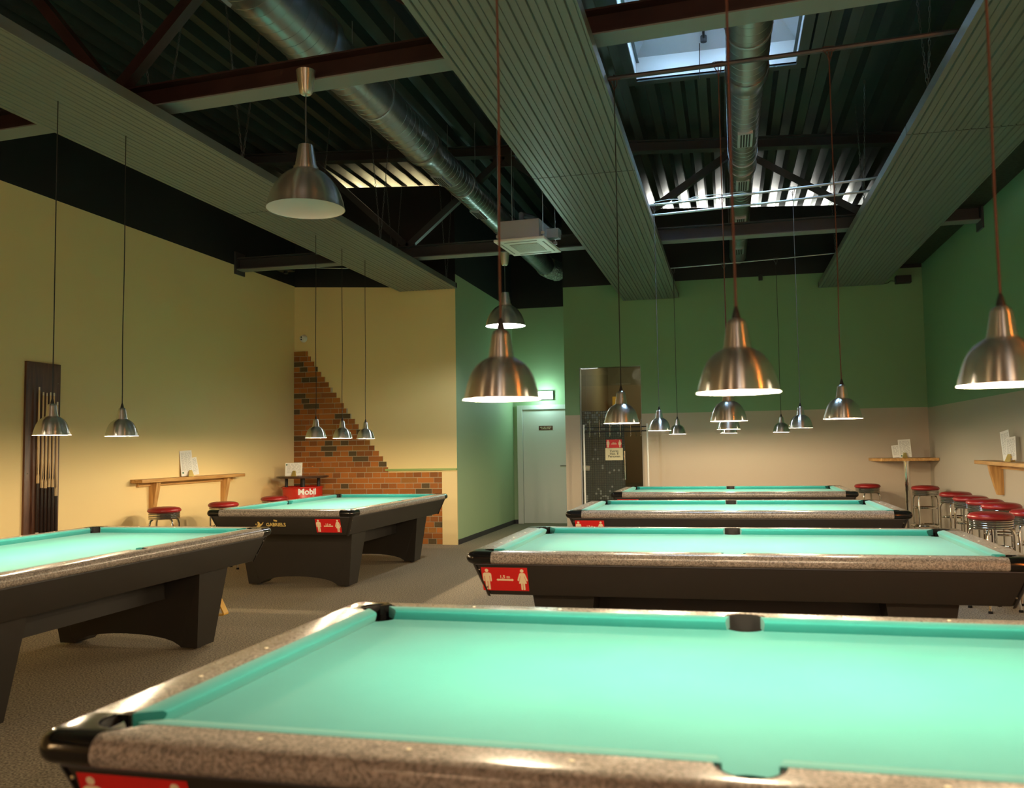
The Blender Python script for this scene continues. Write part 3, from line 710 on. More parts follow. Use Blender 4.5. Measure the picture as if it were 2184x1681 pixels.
def distance_sign(parent, loc, rot, w=.262, h=.142):
    s_ = bpy.data.objects.new('distance_sign', None)
    mb = MB(); mb.box(-w/2, w/2, -h/2, h/2, 0, .0012); sg = mb.build('distance_sign', M_red, parent); bpy.data.objects.remove(s_)
    sg.location = loc; sg.rotation_euler = rot; sg['label'] = 'red distance sign with a man, a woman and an arrow'
    u = h/2
    def flat(pts, z=.0014): return pts
    def fig(cx, woman):
        mb = MB(); k = u*.93
        def pl(pts): 
            mb.rings([[(cx+x*k, y*k, .0012) for x, y in pts], [(cx+x*k, y*k, .0018) for x, y in pts]])
        pl([(.155*cos(a), .80+.155*sin(a)) for a in [2*pi*i/16 for i in range(16)]])
        if not woman:
            pl([(-.20, .60), (.20, .60), (.33, .52), (.37, .40), (.37, -.18), (.30, -.22), (.24, -.18), (.24, .30), (.20, .30), (.20, -.95), (.13, -1), (.03, -.95), (.02, -.2), (-.02, -.2), (-.03, -.95), (-.13, -1), (-.20, -.95), (-.20, .30), (-.24, .30), (-.24, -.18), (-.30, -.22), (-.37, -.18), (-.37, .40), (-.33, .52)])
        else:
            pl([(-.16, .60), (.16, .60), (.25, .52), (.44, -.08), (.38, -.16), (.31, -.12), (.17, .32), (.14, .32), (.34, -.38), (.17, -.38), (.17, -.95), (.1, -1), (.02, -.95), (.02, -.38), (-.02, -.38), (-.02, -.95), (-.1, -1), (-.17, -.95), (-.17, -.38), (-.34, -.38), (-.14, .32), (-.17, .32), (-.31, -.12), (-.38, -.16), (-.44, -.08), (-.25, .52)])
        mb.build('printed_figure', M_signcream, sg)
    fig(-w*.385, False); fig(w*.38, True)
    mb = MB(); a = w*.19; q = .0035
    pts = [(-a, -.004), (-a+.010, .0045), (-a+.010, .0045-.0035), (a-.010, .001), (a-.010, .0045), (a, -.004), (a-.010, -.0125), (a-.010, -.009), (-a+.010, -.009), (-a+.010, -.0125)]
    mb.rings([[(x, y, .0012) for x, y in pts], [(x, y, .0018) for x, y in pts]]); mb.build('printed_arrow', M_signcream, sg)
    text_mesh('printed_text', '1,5 m', .026, M_signcream, sg, (0, .014, .0014), (0, 0, 0), bold=.0006)
    return sg
TILT = math.atan2(.065, .173)
proto = build_table('nearest pool table, filling the lower right foreground, pale green cloth and grey marbled rails')
spots = [((.028, 1.545+LB), rad(-.6), None),
         ((.007, 4.666+LB), 0, 'second pool table of the right-hand row, directly behind the large foreground table'),
         ((.007, 7.704+LB), 0, 'third pool table from the front in the right-hand row'),
         ((.007, 10.753+LB), 0, 'farthest pool table of the right-hand row, nearest the back wall'),
         ((-4.185, 6.088-LA), pi/2, 'pool table cut off by the left picture edge, in front of the cue rack'),
         ((-4.288, 7.767+LA), pi/2, 'pool table standing before the brick wall at left, gold lettering on its end')]
tables = []
for i, ((x, y), rz, lb) in enumerate(spots):
    o = proto if i == 0 else copy_tree(proto)
    o.location = (x, y, 0); o.rotation_euler = (0, 0, rz)
    if lb: o['label'] = lb
    tables.append(o)
def apron_pt(f):     # y of the cabinet face at height fraction f from bottom (.555) to top (.728)
    return LB-.105+.065*f
for o in tables[:4]:
    distance_sign(o, (-1.236, -(apron_pt(.5)+.0015), .646), (pi/2+TILT, 0, 0))
distance_sign(tables[5], (-(LA-.105+.065*.5+.0015), -.50, .646), (pi/2+TILT, 0, -pi/2))
lg = text_mesh('maker_lettering', 'GABRIELS', .052, M_gold, tables[5], (-(LA-.105+.065*.56+.0018), .055, .652), (pi/2+TILT, 0, -pi/2), bold=.0012, xs=.95); lg['label'] = 'gold printed letters'
# winged emblem before the letters and the small flag above
mb = MB()
def pl2(pts): mb.rings([[(x, y, 0) for x, y in pts], [(x, y, .001) for x, y in pts]])
pl2([(-.055, -.02), (-.03, -.028), (-.004, -.012), (.012, .0), (.030, .028), (.026, .03), (.006, .010), (-.006, .004), (-.012, .022), (-.026, .034), (-.036, .030), (-.034, .012), (-.040, -.006)])
pl2([(-.062, .0), (-.056, .014), (-.050, .012), (-.052, -.004)])
em = mb.build('maker_emblem', M_gold, tables[5]); em.location = (-(LA-.105+.065*.56+.0018), .215, .652); em.rotation_euler = (pi/2+TILT, 0, -pi/2)
mb = MB(); mb.rings([[(x, y, 0) for x, y in ((-.018, -.004), (.018, -.012), (.020, .004), (-.016, .012))], [(x, y, .001) for x, y in ((-.018, -.004), (.018, -.012), (.020, .004), (-.016, .012))]])
em = mb.build('maker_flag', M_gold, tables[5]); em.location = (-(LA-.105+.065*.80+.0018), .055, .694); em.rotation_euler = (pi/2+TILT, 0, -pi/2)

# triangle rack hanging at the left table
mb = MB(); a = .145
P3 = [Vector((0, 0, .27)), Vector((.15, 0, .0)), Vector((-.15, 0, .0))]
pts = []
for i in range(3):
    p, q, r_ = P3[i-1], P3[i], P3[(i+1) % 3]
    d0 = (p-q).normalized()*.03; d1 = (r_-q).normalized()*.03
    for k in range(5):
        f = k/4; pts.append((q+d0)*(1-f)**2+q*2*f*(1-f)+(q+d1)*f*f)
outer = pts; c0 = Vector((0, 0, .09)); inner = [c0+(p-c0)*.90 for p in pts]
n = len(pts)
for y0, y1 in ((-.03, .03),):
    vo0 = [mb.bm.verts.new(p+Vector((0, y0, 0))) for p in outer]; vo1 = [mb.bm.verts.new(p+Vector((0, y1, 0))) for p in outer]
    vi0 = [mb.bm.verts.new(p+Vector((0, y0, 0))) for p in inner]; vi1 = [mb.bm.verts.new(p+Vector((0, y1, 0))) for p in inner]
    for i in range(n):
        j = (i+1) % n
        mb.bm.faces.new((vo0[i], vo0[j], vo1[j], vo1[i])); mb.bm.faces.new((vi0[i], vi1[i], vi1[j], vi0[j])); mb.bm.faces.new((vo0[i], vi0[i], vi0[j], vo0[j])); mb.bm.faces.new((vo1[i], vo1[j], vi1[j], vi1[i]))
o = mb.build('ball_rack', M_yellow, smooth=True); o.location = (-3.79, 5.86, .17); tag(o, 'yellow wooden triangle ball rack hanging at the end leg of the near left pool table', 'ball rack')

# ------------------------------------------------------------------ bar stools
def make_stool():
    t = thing('bar_stool', 'x', 'bar stool', (0, 0, 0), 0, 'red-topped chrome bar stools')
    H = .79; R_ = .172
    mb = MB(); mb.lathe([(.0, H), (.07, H-.001), (.12, H-.005), (.155, H-.014), (R_-.002, H-.028), (R_+.002, H-.040), (R_-.002, H-.052), (R_-.012, H-.058), (.14, H-.059)], 36, cap=(False, True)); mb.build('seat', M_redseat, t, smooth=True)
    pr = [(.150, H-.058)]
    for k in range(4):
        z = H-.058-k*.018
        pr += [(.156+.0095*sin(pi*j/6), z-.001-.016*j/6) for j in range(7)]
    pr += [(.150, H-.132), (.13, H-.133)]
    mb = MB(); mb.lathe(pr, 36); rg = mb.build('seat_ring', M_chrome, t, smooth=True)
    mb = MB(); mb.lathe([(.1595, H-.059), (.1595, H-.130)], 36); mb.build('ring_groove', M_speaker, rg, smooth=True)
    for k in range(4):
        a = pi/4+k*pi/2; c, s_ = cos(a), sin(a)
        path = [(.10, H-.120), (.135, H-.132), (.158, H-.150), (.168, H-.19), (.168, .30), (.165, .20), (.175, .08), (.185, .012)]
        mb = MB(); mb.tube([(r_*c, r_*s_, z) for r_, z in path], .0125, 10); lg = mb.build('leg', M_chrome, t, smooth=True)
        mb = MB(); mb.lathe([(0, 0), (.017, 0), (.017, .014), (.013, .02)], 12); mb.build('foot_cap', M_pocket, lg, loc=(.185*c, .185*s_, 0))
    mb = MB(); mb.tube([(.150*cos(a), .150*sin(a), .50) for a in [2*pi*i/28 for i in range(28)]], .009, 8, closed=True); mb.build('brace_ring', M_chrome, t, smooth=True)
    mb = MB(); mb.tube([(.184*cos(a), .184*sin(a), .27) for a in [2*pi*i/32 for i in range(32)]], .0125, 8, closed=True); mb.build('foot_ring', M_chrome, t, smooth=True)
    return t
stool = make_stool()
for i, (x, y, lb) in enumerate(((1.88, 13.08, 'red-topped chrome stool behind the farthest pool table, left of the tall corner table'),
        (2.50, 12.42, 'red-topped chrome stool just right of the tall corner table post'),
        (2.52, 10.93, 'red-topped chrome stool along the right wall, first of the row after the corner table gap'),
        (2.48, 10.12, 'red-topped chrome stool along the right wall, second in the row from the corner table'),
        (2.47, 9.55, 'red-topped chrome stool along the right wall, third in the row from the corner table'),
        (2.46, 8.98, 'red-topped chrome stool along the right wall, fourth in the row from the corner table'),
        (2.06, 7.82, 'red-topped chrome stool standing forward of the right wall row, closest to the pool tables'),
        (2.47, 8.16, 'red-topped chrome stool cut off by the right picture edge'),
        (-5.99, 8.40, 'red-topped chrome stool under the left end of the oak wall counter at left'),
        (-5.82, 9.27, 'red-topped chrome stool under the right end of the oak wall counter at left'),
        (-5.80, 10.42, 'red-topped chrome stool beside the red oil drum table'))):
    o = stool if i == 0 else copy_tree(stool)
    o.location = (x, y, 0); o.rotation_euler = (0, 0, random.uniform(0, 1.5)); o['label'] = lb

# ------------------------------------------------------------------ wall counters
def counter(label, xw, side, y0, y1, ybr, ztop, dep):
    """side=+1: juts towards +x from the wall at xw"""
    t = thing('wall_counter', label, 'wall counter', (xw, 0, 0), 0, 'oak wall counters')
    d = dep*side
    mb = MB(); mb.box(min(0, d), max(0, d), y0, y1, ztop-.04, ztop); mb.build('counter_top', M_oak, t, bevel=.004)
    mb = MB(); mb.box(min(.0, .03*side), max(.0, .03*side), y0+.10, y1-.10, ztop-.085, ztop-.0405); mb.build('wall_batten', M_oak, t)
    for y in ybr:
        mb = MB(); mb.prism_y([(0, ztop-.041), (dep*.68*side, ztop-.041), (dep*.62*side, ztop-.12), (dep*.30*side, ztop-.36), (0, ztop-.36)], y-.035, y+.035); mb.build('bracket', M_oakv, t, bevel=.003)
    return t
counter('oak shelf counter on brackets along the cream left wall', XL, 1, 8.31, 10.38, (8.66, 10.08), 1.087, .15)
counter('oak shelf counter along the grey right wall, running out of the picture', XR, -1, 7.0, 10.40, (10.12, 8.0), 1.155, .20)
# tall corner table
t = thing('tall_table', 'tall wall table with a single chrome post in the far right corner', 'table', (2.3, 13.1, 0))
mb = MB(); mb.prism([(-.33, .39), (-.33, .02), (-.25, -.20), (.495, -.20), (.495, .39)], 1.10, 1.14); mb.build('table_top', M_oak, t, bevel=.004)
mb = MB(); mb.lathe([(.0, 0), (.19, 0), (.19, .012), (.05, .03), (.039, .04), (.039, 1.085), (.06, 1.09), (.06, 1.10)], 28, c=(.11, .0, 0)); mb.build('post', M_chrome, t, smooth=True)

# menu cards in brass clips
def clip_and_cards(x, y, z, rz, clip_label, cards):
    t = thing('menu_clip', clip_label, 'clip', (x, y, z), rz, 'brass menu clips')
    mb = MB(); mb.rings([[(-.035, -.035, 0), (.035, -.035, 0), (.035, -.022, 0), (-.035, -.022, 0)], [(-.018, -.006, .075), (.018, -.006, .075), (.018, -.002, .075), (-.018, -.002, .075)]])
    mb.build('front_jaw', M_brass, t, bevel=.002)
    mb = MB(); mb.rings([[(-.035, .035, 0), (.035, .035, 0), (.035, .022, 0), (-.035, .022, 0)], [(-.018, .010, .07), (.018, .010, .07), (.018, .006, .07), (-.018, .006, .07)]])
    mb.build('back_jaw', M_brass, t, bevel=.002)
    mb = MB(); mb.tube([(-.022, 0, .045), (.022, 0, .045)], .012, 10); mb.build('spring', M_brass, t, smooth=True)
    M0 = Matrix.Translation((x, y, z))@Matrix.Rotation(rz, 4, 'Z')
    for k, (w, h, dx, tilt, lean, lb, logo) in enumerate(cards):
        c = thing('menu_card', lb, 'menu card', (0, 0, 0), 0, 'printed menu cards')
        c.matrix_world = M0@Matrix.Translation((dx, .0005+.004*k, .004+abs(sin(tilt))*w*.5))@Matrix.Rotation(lean, 4, 'X')@Matrix.Rotation(tilt, 4, 'Y')
        mb = MB(); mb.box(-w/2, w/2, 0, .0015, 0, h); mb.build('sheet', M_paper, c)
        mb = MB(); yy = h*.90
        while yy > h*.18:
            xx = -w*.40
            while xx < w*.36:
                l_ = random.uniform(.1, .3)*w; mb.box(xx, min(xx+l_, w*.42), -.0006, 0, yy, yy+.0028); xx += l_+w*.07
            yy -= .0105
        mb.build('printed_lines', M_ink, c)
        if logo:
            mb = MB(); lx_, lz_ = logo
            mb.tube([(lx_*w+.008*cos(a), -.0005, lz_*h+.008*sin(a)) for a in [2*pi*i/14 for i in range(14)]], .003, 5, closed=True)
            mb.box(lx_*w-.006, lx_*w+.006, -.001, 0, lz_*h-.004, lz_*h+.004); mb.build('printed_emblem', M_inkgreen, c)
clip_and_cards(-6.262, 9.27, 1.0875, rad(56), 'brass clip on the left wall counter', ((.145, .30, -.035, rad(-4), rad(-3), 'taller menu card in the clip on the left wall counter', (-.33, .13)), (.13, .21, .045, rad(-9), rad(-3), 'shorter menu card behind the taller one on the left wall counter', None)))
clip_and_cards(-5.93, 11.2, 1.021, rad(12), 'brass clip on the round top of the red drum table', ((.24, .18, -.01, 0, rad(-6), 'landscape menu card standing on the red drum table', (-.42, .85)),))
clip_and_cards(2.37, 12.98, 1.1405, rad(-5), 'brass clip on the tall corner table', ((.16, .25, .01, rad(-3), rad(-5), 'larger menu card with fine print on the tall corner table', (-.30, .10)), (.16, .17, -.075, rad(-5), rad(-5), 'smaller white menu card left of the larger one on the tall corner table', None)))
clip_and_cards(2.70, 9.50, 1.1555, rad(-62), 'brass clip on the right wall counter', ((.12, .235, .02, rad(-8), rad(-8), 'white menu card leaning on the right wall counter', None), (.11, .30, -.03, rad(-14), rad(-8), 'yellowed curling menu card sticking up behind the white one on the right wall counter', None)))

# ------------------------------------------------------------------ oil drum table
t = thing('oil_drum_table', 'red oil drum with white lettering under a round dark top, in the left corner', 'drum table', (-5.87, 11.33, 0))
mb = MB(); R_ = .275
pr = [(0, 0), (R_, 0), (R_+.008, .008), (R_+.008, .018), (R_, .026)]
for zc in (.30, .585): pr += [(R_, zc-.025), (R_+.010, zc-.008), (R_+.010, zc+.008), (R_, zc+.025)]
pr += [(R_, .845), (R_+.009, .852), (R_+.009, .868), (R_-.008, .872), (R_-.014, .852), (0, .85)]
mb.lathe(pr, 48); mb.build('drum', M_barrel, t, smooth=True)
mb = MB(); mb.lathe([(0, .99), (.355, .99), (.362, .998), (.362, 1.012), (.355, 1.02), (0, 1.02)], 48); mb.build('table_top', M_tabletop, t, smooth=True)
for k in range(4):
    a = rad(30)+k*pi/2; mb = MB(); mb.tube([(.22*cos(a), .22*sin(a), .852), (.22*cos(a), .22*sin(a), .99)], .022, 12); mb.build('post', M_speaker, t, smooth=True)
lt = text_mesh('printed_lettering', 'Mobil', .115, M_white, t, (0, 0, 0), (0, 0, 0), extrude=.0, bold=.004)
lt['label'] = 'white block letters'
th0 = math.atan2(-11.33, 5.87)+rad(14)
for v in lt.data.vertices:
    x, y = v.co.x, v.co.y
    a = th0+x/R_
    v.co = Vector(((R_+.003)*cos(a), (R_+.003)*sin(a), .802+y))

# ------------------------------------------------------------------ cue rack
t = thing('cue_rack', 'tall dark-stained wooden board with sockets for cues on the cream left wall', 'cue rack', (XL, 0, 0))
mb = MB(); mb.box(0, .022, 6.815, 7.245, .50, 2.246); mb.build('board', M_dkwood, t, bevel=.003)
mb = MB(); mb.box(.022, .10, 6.85, 7.22, .50, .57); mb.build('socket_shelf', M_dkwood, t, bevel=.003)
for y, z in ((6.86, 2.08), (7.21, 2.06), (6.85, 1.2), (7.20, 1.2)):
    mb = MB(); mb.lathe([(0, .003), (.005, .002), (.006, 0)], 8); s2 = mb.build('screw', M_chrome, t); s2.location = (.022, y, z); s2.rotation_euler = (0, pi/2, 0)
cy = (6.935, 6.985, 7.03, 7.075, 7.12, 7.165); cz = (2.01, 1.965, 1.96, 1.968, 1.965, 1.88)
def make_cue():
    c = thing('cue', 'x', 'cue', (0, 0, 0), 0, 'cues in the wall rack'); L_ = 1.40
    mb = MB(); mb.lathe([(.0, .012), (.0145, .012), (.0145, .02), (.0135, .5)], 12); mb.build('butt', M_cuedark, c, smooth=True)
    mb = MB(); mb.lathe([(.0, 0), (.0150, 0), (.0150, .045), (0, .045)], 12); mb.build('butt_cap', M_ivory, c, smooth=True)
    mb = MB()
    for k in range(4):   # spliced points
        a = k*pi/2; mb.lathe([(.0141, .50), (.0138, .50), (.0136, .60)], 12); break
    mb.lathe([(.0138, .5), (.0125, .7), (.0075, 1.36), (.0075, 1.37)], 12); mb.build('shaft', M_cuewood, c, smooth=True)
    mb = MB()
    for k in range(4):
        a = k*pi/2+.3; p = [(.0146*cos(a+d_), .0146*sin(a+d_), z) for d_, z in ((-.55, .49), (.55, .49), (0, .74))]
        mb.poly(p)
    mb.build('splice_point', M_cuedark, c, keep=True)
    mb = MB(); mb.lathe([(.0076, 1.37), (.0076, 1.395), (.0070, 1.40), (0, 1.402)], 12); mb.build('ferrule', M_ivory, c, smooth=True)
    return c
cue = make_cue()
names = ('leftmost cue in the rack, standing slightly taller than the rest', 'cue in the rack, second from the left', 'cue in the rack, third from the left', 'cue in the rack, fourth from the left', 'cue in the rack, second from the right', 'rightmost cue in the rack, shorter than its neighbours')
for i in range(6):
    c = cue if i == 0 else copy_tree(cue)
    c.location = (XL+.060, cy[i], cz[i]-1.402); c['label'] = names[i]; c.rotation_euler = (0, 0, i*.7)

# ------------------------------------------------------------------ brick facing on the left back wall
stair = [(2.811, -6.129), (2.477, -5.892), (2.139, -5.627), (1.834, -5.403), (1.484, -5.145), (1.275, -4.962), (1.11, -4.846)]
def xright(z):
    if z < 1.04: return -4.02
    if z >= stair[0][0]: return stair[0][1]
    for (z1, x1), (z0, x0) in zip(stair[:-1], stair[1:]):
        if z0 <= z <= z1: return x0+(x1-x0)*(z-z0)/(z1-z0)
    return stair[-1][1]
t = bpy.data.objects.new('brick_facing', None); COL.objects.link(t); t['kind'] = 'structure'
mb = MB(); mo = MB(); CH = .0795; z = .0; row = 0; random.seed(11)
while z < 2.80:
    xr = xright(z+CH/2)
    if z+CH > 1.07 and z < 1.07: xr = xright(1.12)
    if xr > XL:
        ln = .252 if row % 2 else .126
        x = XL+.004-(.063 if row % 2 else .0)-random.choice((0, .03))
        mo.box(XL, xr, YB-.012, YB, z, min(z+CH, 2.80))
        while x < xr-.01:
            a, b_ = max(x, XL+.002), min(x+ln-.010, xr)
            if b_-a > .02: mb.box(a, b_, YB-.020, YB-.010, z+.010, z+CH)
            x += ln
    z += CH; row += 1
o = mb.build('bricks', M_brick, t); o['kind'] = 'structure'; o = mo.build('mortar', M_mortar, t); o['kind'] = 'structure'
mb = MB(); mb.box(-4.88, XC0+.004, YB-.05, YB, 1.060, 1.088); o = mb.build('ledge', M_greenpaint); tag(o, 'narrow green-painted ledge on top of the low brick wall beside the corridor', 'ledge')
# round sensor on the wall
t = thing('wall_sensor', 'small round white sensor with two dark lenses high in the left corner above the bricks', 'sensor', (-6.20, YB, 3.06)); t.rotation_euler = (pi/2, 0, 0)
mb = MB(); mb.lathe([(0, .055), (.035, .055), (.045, .045), (.055, .02), (.06, 0)], 28); mb.build('housing', M_white, t, smooth=True)
for yy in (-.018, .016):
    mb = MB(); mb.lathe([(0, .060), (.010, .060), (.012, .054)], 14, c=(-.012, yy, 0)); mb.build('lens', M_speaker, t, smooth=True)

# ------------------------------------------------------------------ corridor: door, exit sign
t = bpy.data.objects.new('door_1', None); COL.objects.link(t); t['kind'] = 'structure'; t.location = (0, YE, 0)
mb = MB(); mb.box(-3.72, -3.62, -.05, 0, 0, 2.125); mb.box(-2.66, -2.56, -.05, 0, 0, 2.125); mb.box(-3.62, -2.66, -.05, 0, 2.045, 2.125); mb.build('door_frame', M_white, t, bevel=.004)
mb = MB(); mb.box(-3.615, -2.665, -.025, 0, .01, 2.04); mb.build('door_leaf', M_white, t, bevel=.003)
mb = MB(); mb.tube([(-2.80, -.028, 1.03), (-2.80, -.075, 1.03), (-2.93, -.075, 1.03)], .010, 8); mb.lathe([(0, 0), (.022, .0), (.022, .006), (0, .006)], 12, c=(-2.80, -.033, 1.024)); mb.build('door_handle', M_chrome, t, smooth=True)
mb = MB(); mb.box(-.128, .128, 0, .003, -.038, .038); pl = mb.build('door_plate', M_terracotta, t); pl.location = (-3.195, -.029, 1.712); pl['label'] = 'small dark red-brown plate with two lines of pale lettering'
mb = MB(); random.seed(9)
for zc, x0, x1 in ((.013, -.105, .105), (-.015, -.085, .085)):      # two lines of lettering too small to read
    x = x0
    while x < x1:
        w_ = random.uniform(.006, .011); mb.box(x, x+w_, -.001, 0, zc-random.uniform(.005, .008), zc+.007); x += w_+random.choice((.003, .003, .012))
mb.build('plate_lettering', M_signcream, pl)
t = thing('exit_sign', 'glowing white rectangular exit lamp above the corridor door', 'exit sign', (-3.19, YE, 2.30))
mb = MB(); mb.box(-.145, .145, -.045, 0, -.078, .078); mb.build('housing', M_speaker, t, bevel=.004)
mb = MB(); mb.box(-.135, .135, -.049, -.044, -.068, .068); mb.build('lit_face', M_exit, t)
point('exit_light', t, (0, -.22, 0), 9, (.60, 1.0, .88), .06)

# ------------------------------------------------------------------ glass door and room behind it
t = bpy.data.objects.new('door_2', None); COL.objects.link(t); t['kind'] = 'structure'; t.location = (0, YM+.06, 0)
mb = MB(); mb.box(DX0+.012, DX0+.10, 0, .010, .01, DZ-.005); mb.box(DX0+.104, DX1-.006, 0, .010, .01, DZ-.005); mb.build('door_glass', M_glass, t)
mb = MB(); mb.box(DX0+.02, DX1-.28, -.004, -.002, .02, 1.92); mb.build('mosaic_film', M_mosaic, t)
mb = MB(); mb.tube([(-1.567, -.055, 1.29), (-1.567, -.055, .845)], .011, 10); mb.tube([(-1.567, -.055, 1.24), (-1.567, .0, 1.24)], .006, 6); mb.tube([(-1.567, -.055, .90), (-1.567, .0, .90)], .006, 6); mb.build('door_handle', M_chrome, t, smooth=True)
mb = MB(); mb.box(DX0+.02, DX0+.13, -.012, .022, .99, 1.07); mb.build('door_lock', M_chrome, t, bevel=.003)
mb = MB(); mb.box(DX0, DX0+.012, -.03, .05, 0, DZ); mb.box(DX1-.006, DX1, -.03, .05, 0, DZ); mb.build('door_frame', M_skyframe, t)
sg = distance_sign(None, (-1.738, YM+.054, 1.405), (pi/2, 0, 0), .24, .128); tag(sg, 'red distance sign with two pale figures taped inside the glass door', 'sign')
t = thing('paper_notice', 'pale paper notice with three lines of dark text on the glass door', 'notice', (-1.738, YM+.052, 1.243)); t.rotation_euler = (pi/2, 0, 0)
mb = MB(); mb.box(-.137, .137, -.095, .095, 0, .0015); mb.build('sheet', mat('yellowed_paper', (.72, .66, .42), .6), t)
for k, s_ in enumerate(('Zutritt', 'max. 8', 'Personen')):
    text_mesh('printed_text', s_, .050, M_inkblack, t, (0, .045-.040*k, .002), (0, 0, 0), bold=.0008)
# room behind
mb = MB()
mb.box(-2.29, -2.27, YM+.2, 17.0, 0, 2.9); mb.box(-.6, -.58, YM+.2, 17.0, 0, 2.9); mb.box(-2.29, -.58, 17.0, 17.02, 0, 2.9)
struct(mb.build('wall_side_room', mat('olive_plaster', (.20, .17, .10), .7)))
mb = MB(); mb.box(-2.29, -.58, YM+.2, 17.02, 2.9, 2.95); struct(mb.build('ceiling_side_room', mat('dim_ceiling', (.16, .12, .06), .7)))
mb = MB(); mb.box(-1.62, -.85, 16.96, 16.995, 0, 2.3); struct(mb.build('door_3', mat('dark_brown_door', (.03, .018, .01), .5)))
mb = MB(); mb.box(-2.26, -1.95, 16.4, 16.8, 0, 2.0); tag(mb.build('cabinet', mat('teal_cabinet', (.05, .12, .13), .4), bevel=.01), 'dim teal cabinet standing inside the room behind the glass door', 'cabinet')
mb = MB(); mb.box(-1.30, -1.05, 14.9, 15.2, 0, 1.05); mb.box(-1.34, -1.01, 14.86, 15.24, 1.05, 1.08); tag(mb.build('counter', M_darkroom), 'dark counter inside the room behind the glass door', 'counter')
for k, (x, z) in enumerate(((-1.27, 1.08), (-1.20, 1.08), (-1.12, 1.08))):
    mb = MB(); mb.lathe([(0, 0), (.022, 0), (.026, .08), (.024, .082), (.02, .004)], 14); o = mb.build('drinking_glass', M_chrome, smooth=True); o.location = (x, 14.95+.06*k, z); tag(o, ('left', 'middle', 'right')[k]+' of the three shiny cups on the dark counter behind the glass door', 'cup', 'cups on the dark counter')
mb = MB(); mb.box(-.105, .105, 0, .02, -.09, .09); o = mb.build('wall_picture', mat('pink_print', (.45, .22, .16), .6)); o.location = (-1.22, 16.93, 1.42); tag(o, 'small pinkish picture on the dark door behind the glass', 'picture')
mb = MB(); mb.box(0, .22, 0, .10, 0, .30); o = mb.build('carton', mat('yellow_carton', (.75, .42, .05), .5)); o.location = (-2.2+.25, 16.3, 2.0-.0); o.location = (-2.12, 16.45, 2.0); tag(o, 'yellow carton on top of the teal cabinet behind the glass door', 'carton')
l = point('side_room_light', None, (-1.5, 15.6, 2.6), 16, (1, .85, .6), .15)

# coat rack in front of the glass door
t = thing('coat_rack', 'free-standing silver coat rack with black bars in front of the glass door', 'coat rack', (0, 13.2, 0))
for x in (-2.15, -1.185):
    mb = MB(); mb.tube([(x, 0, .02), (x, 0, 1.70)], .014, 12); mb.build('upright', M_white, t, smooth=True)
    mb = MB(); mb.box(x-.02, x+.02, -.22, .22, 0, .025); mb.build('foot', M_speaker, t)
for z in (1.655, 1.59):
    mb = MB(); mb.tube([(-2.15, 0, z), (-1.185, 0, z)], .008, 8); mb.build('crossbar', M_speaker, t, smooth=True)
mb = MB(); mb.tube([(-2.15, 0, .50), (-1.185, 0, .50)], .008, 8); mb.build('crossbar', M_speaker, t, smooth=True)
for i, x in enumerate((-2.055, -1.905, -1.748, -1.59, -1.436, -1.28)):
    mb = MB(); mb.tube([(x+.012, -.06, 1.77), (x, -.045, 1.745), (x, -.012, 1.70), (x, -.012, 1.54), (x, -.04, 1.515), (x+.008, -.06, 1.535)], .0055, 7)
    mb.lathe([(0, .009), (.008, .004), (.008, -.004), (0, -.009)], 8, c=(x+.008, -.062, 1.545)); mb.build('hook', M_chrome, t, smooth=True)
mb = MB(); mb.tube([(-1.255, 0, 1.623), (-1.245, 0, 1.624)], .018, 10); mb.build('tag', mat('yellow_plastic', (.85, .5, .02), .4), t)

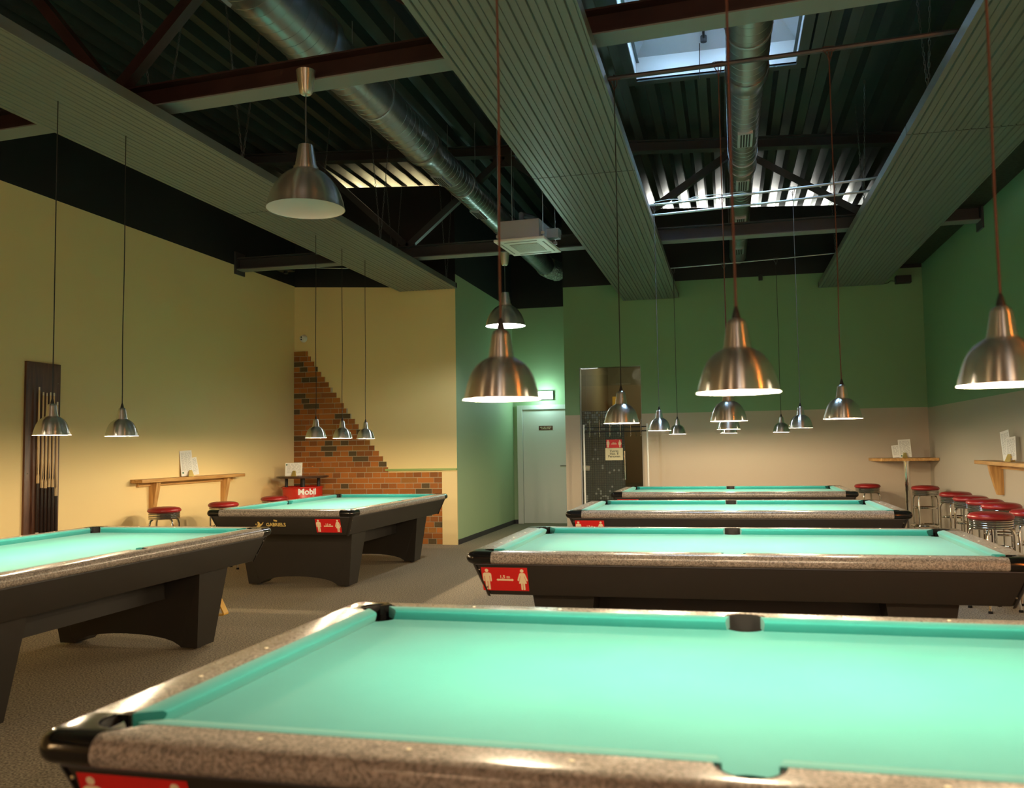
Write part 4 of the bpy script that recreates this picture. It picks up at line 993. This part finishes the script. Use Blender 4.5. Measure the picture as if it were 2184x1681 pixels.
# ------------------------------------------------------------------ small things on the upper walls
t = thing('speaker_box', 'small black box mounted high in the right corner of the green back wall', 'speaker', (2.53, YM, 3.71))
mb = MB(); mb.box(-.105, .105, -.13, -.01, -.055, .055); mb.build('housing', M_speaker, t, bevel=.006)
mb = MB(); mb.box(-.02, .02, -.012, 0, -.02, .02); mb.build('bracket', M_speaker, t)
mb = MB(); mb.tube([(-.1, -.03, -.01), (-.16, -.02, .0), (-.2, -.02, -.03), (-.3, -.02, -.04), (-.36, -.02, .03)], .005, 6); mb.build('cable', M_cord_black, t, smooth=True)
t = thing('spot_camera', 'tiny black camera high on the green back wall between two ribbed panels', 'camera', (.54, YM, 3.86))
mb = MB(); mb.box(-.03, .03, -.08, -.02, -.04, .04); mb.build('housing', M_speaker, t, bevel=.006)
mb = MB(); mb.tube([(0, -.02, .02), (0, 0, .06)], .01, 8); mb.build('bracket', M_speaker, t)
t = thing('cable_tray', 'black perforated trough running along the top of the green right wall', 'cable tray', (XR, 0, 3.93))
for y0, y1 in ((2.0, 10.3), (10.6, 13.4)):
    mb = MB(); mb.box(-.26, -.002, y0, y1, 0, .012); mb.box(-.26, -.25, y0, y1, .012, .14); mb.box(-.012, -.002, y0, y1, .012, .14)
    mb.build('tray_section', M_tray, t)
# fixtures on the beam at the left
mb = MB(); mb.box(-6.1, -5.9, 11.0, 11.16, 3.9, 3.93); mb.tube([(-6.0, 11.08, 3.9), (-6.0, 11.08, 3.86)], .03, 12); 
tag(mb.build('ceiling_detector', M_speaker), 'small black detector hanging below the dark beam at far left', 'detector')
mb = MB(); mb.tube([(-6.0, 11.08, 3.93), (-5.6, 11.2, 3.945), (-5.2, 11.3, 3.93), (-4.7, 11.4, 3.96)], .006, 6)
tag(mb.build('detector_cable', M_white), 'thin pale cable running from the black detector toward the left ribbed panel', 'cable')

# ------------------------------------------------------------------ unseen rear of the room: tube lamps seen in the shades, added fill lights
def tube_lamp(x, y, z, h, m_, label, power, col):
    t = thing('wall_tube_lamp', label, 'lamp', (x, y, z), 0, 'tube lamps on the rear wall')
    mb = MB(); mb.tube([(0, 0, -h/2), (0, 0, h/2)], .016, 12); mb.build('tube', m_, t, smooth=True)
    mb = MB(); mb.box(-.03, .03, -.10, -.05, -h/2, h/2); mb.build('mount', M_speaker, t)
tube_lamp(2.72, 1.15, 1.9, 1.6, M_orange, 'orange tube lamp on the right wall beside the viewer', 0, 0)
tube_lamp(.5, YR+.1, 1.9, 1.6, M_whitetube, 'white tube lamp on the rear wall behind the viewer, centre', 0, 0)
tube_lamp(-6.2, -2.6, 1.9, 1.6, M_warmtube, 'warm yellow tube lamp on the left wall behind the viewer', 0, 0)
for k, (x, y) in enumerate(((-2.0, -2.6), (1.2, -2.6))):
    point('rear_fill_light', None, (x, y, 2.6), P_BACK, (1.0, .62, .34), .12)  # warm fill added for ambient light, without lamp bodies
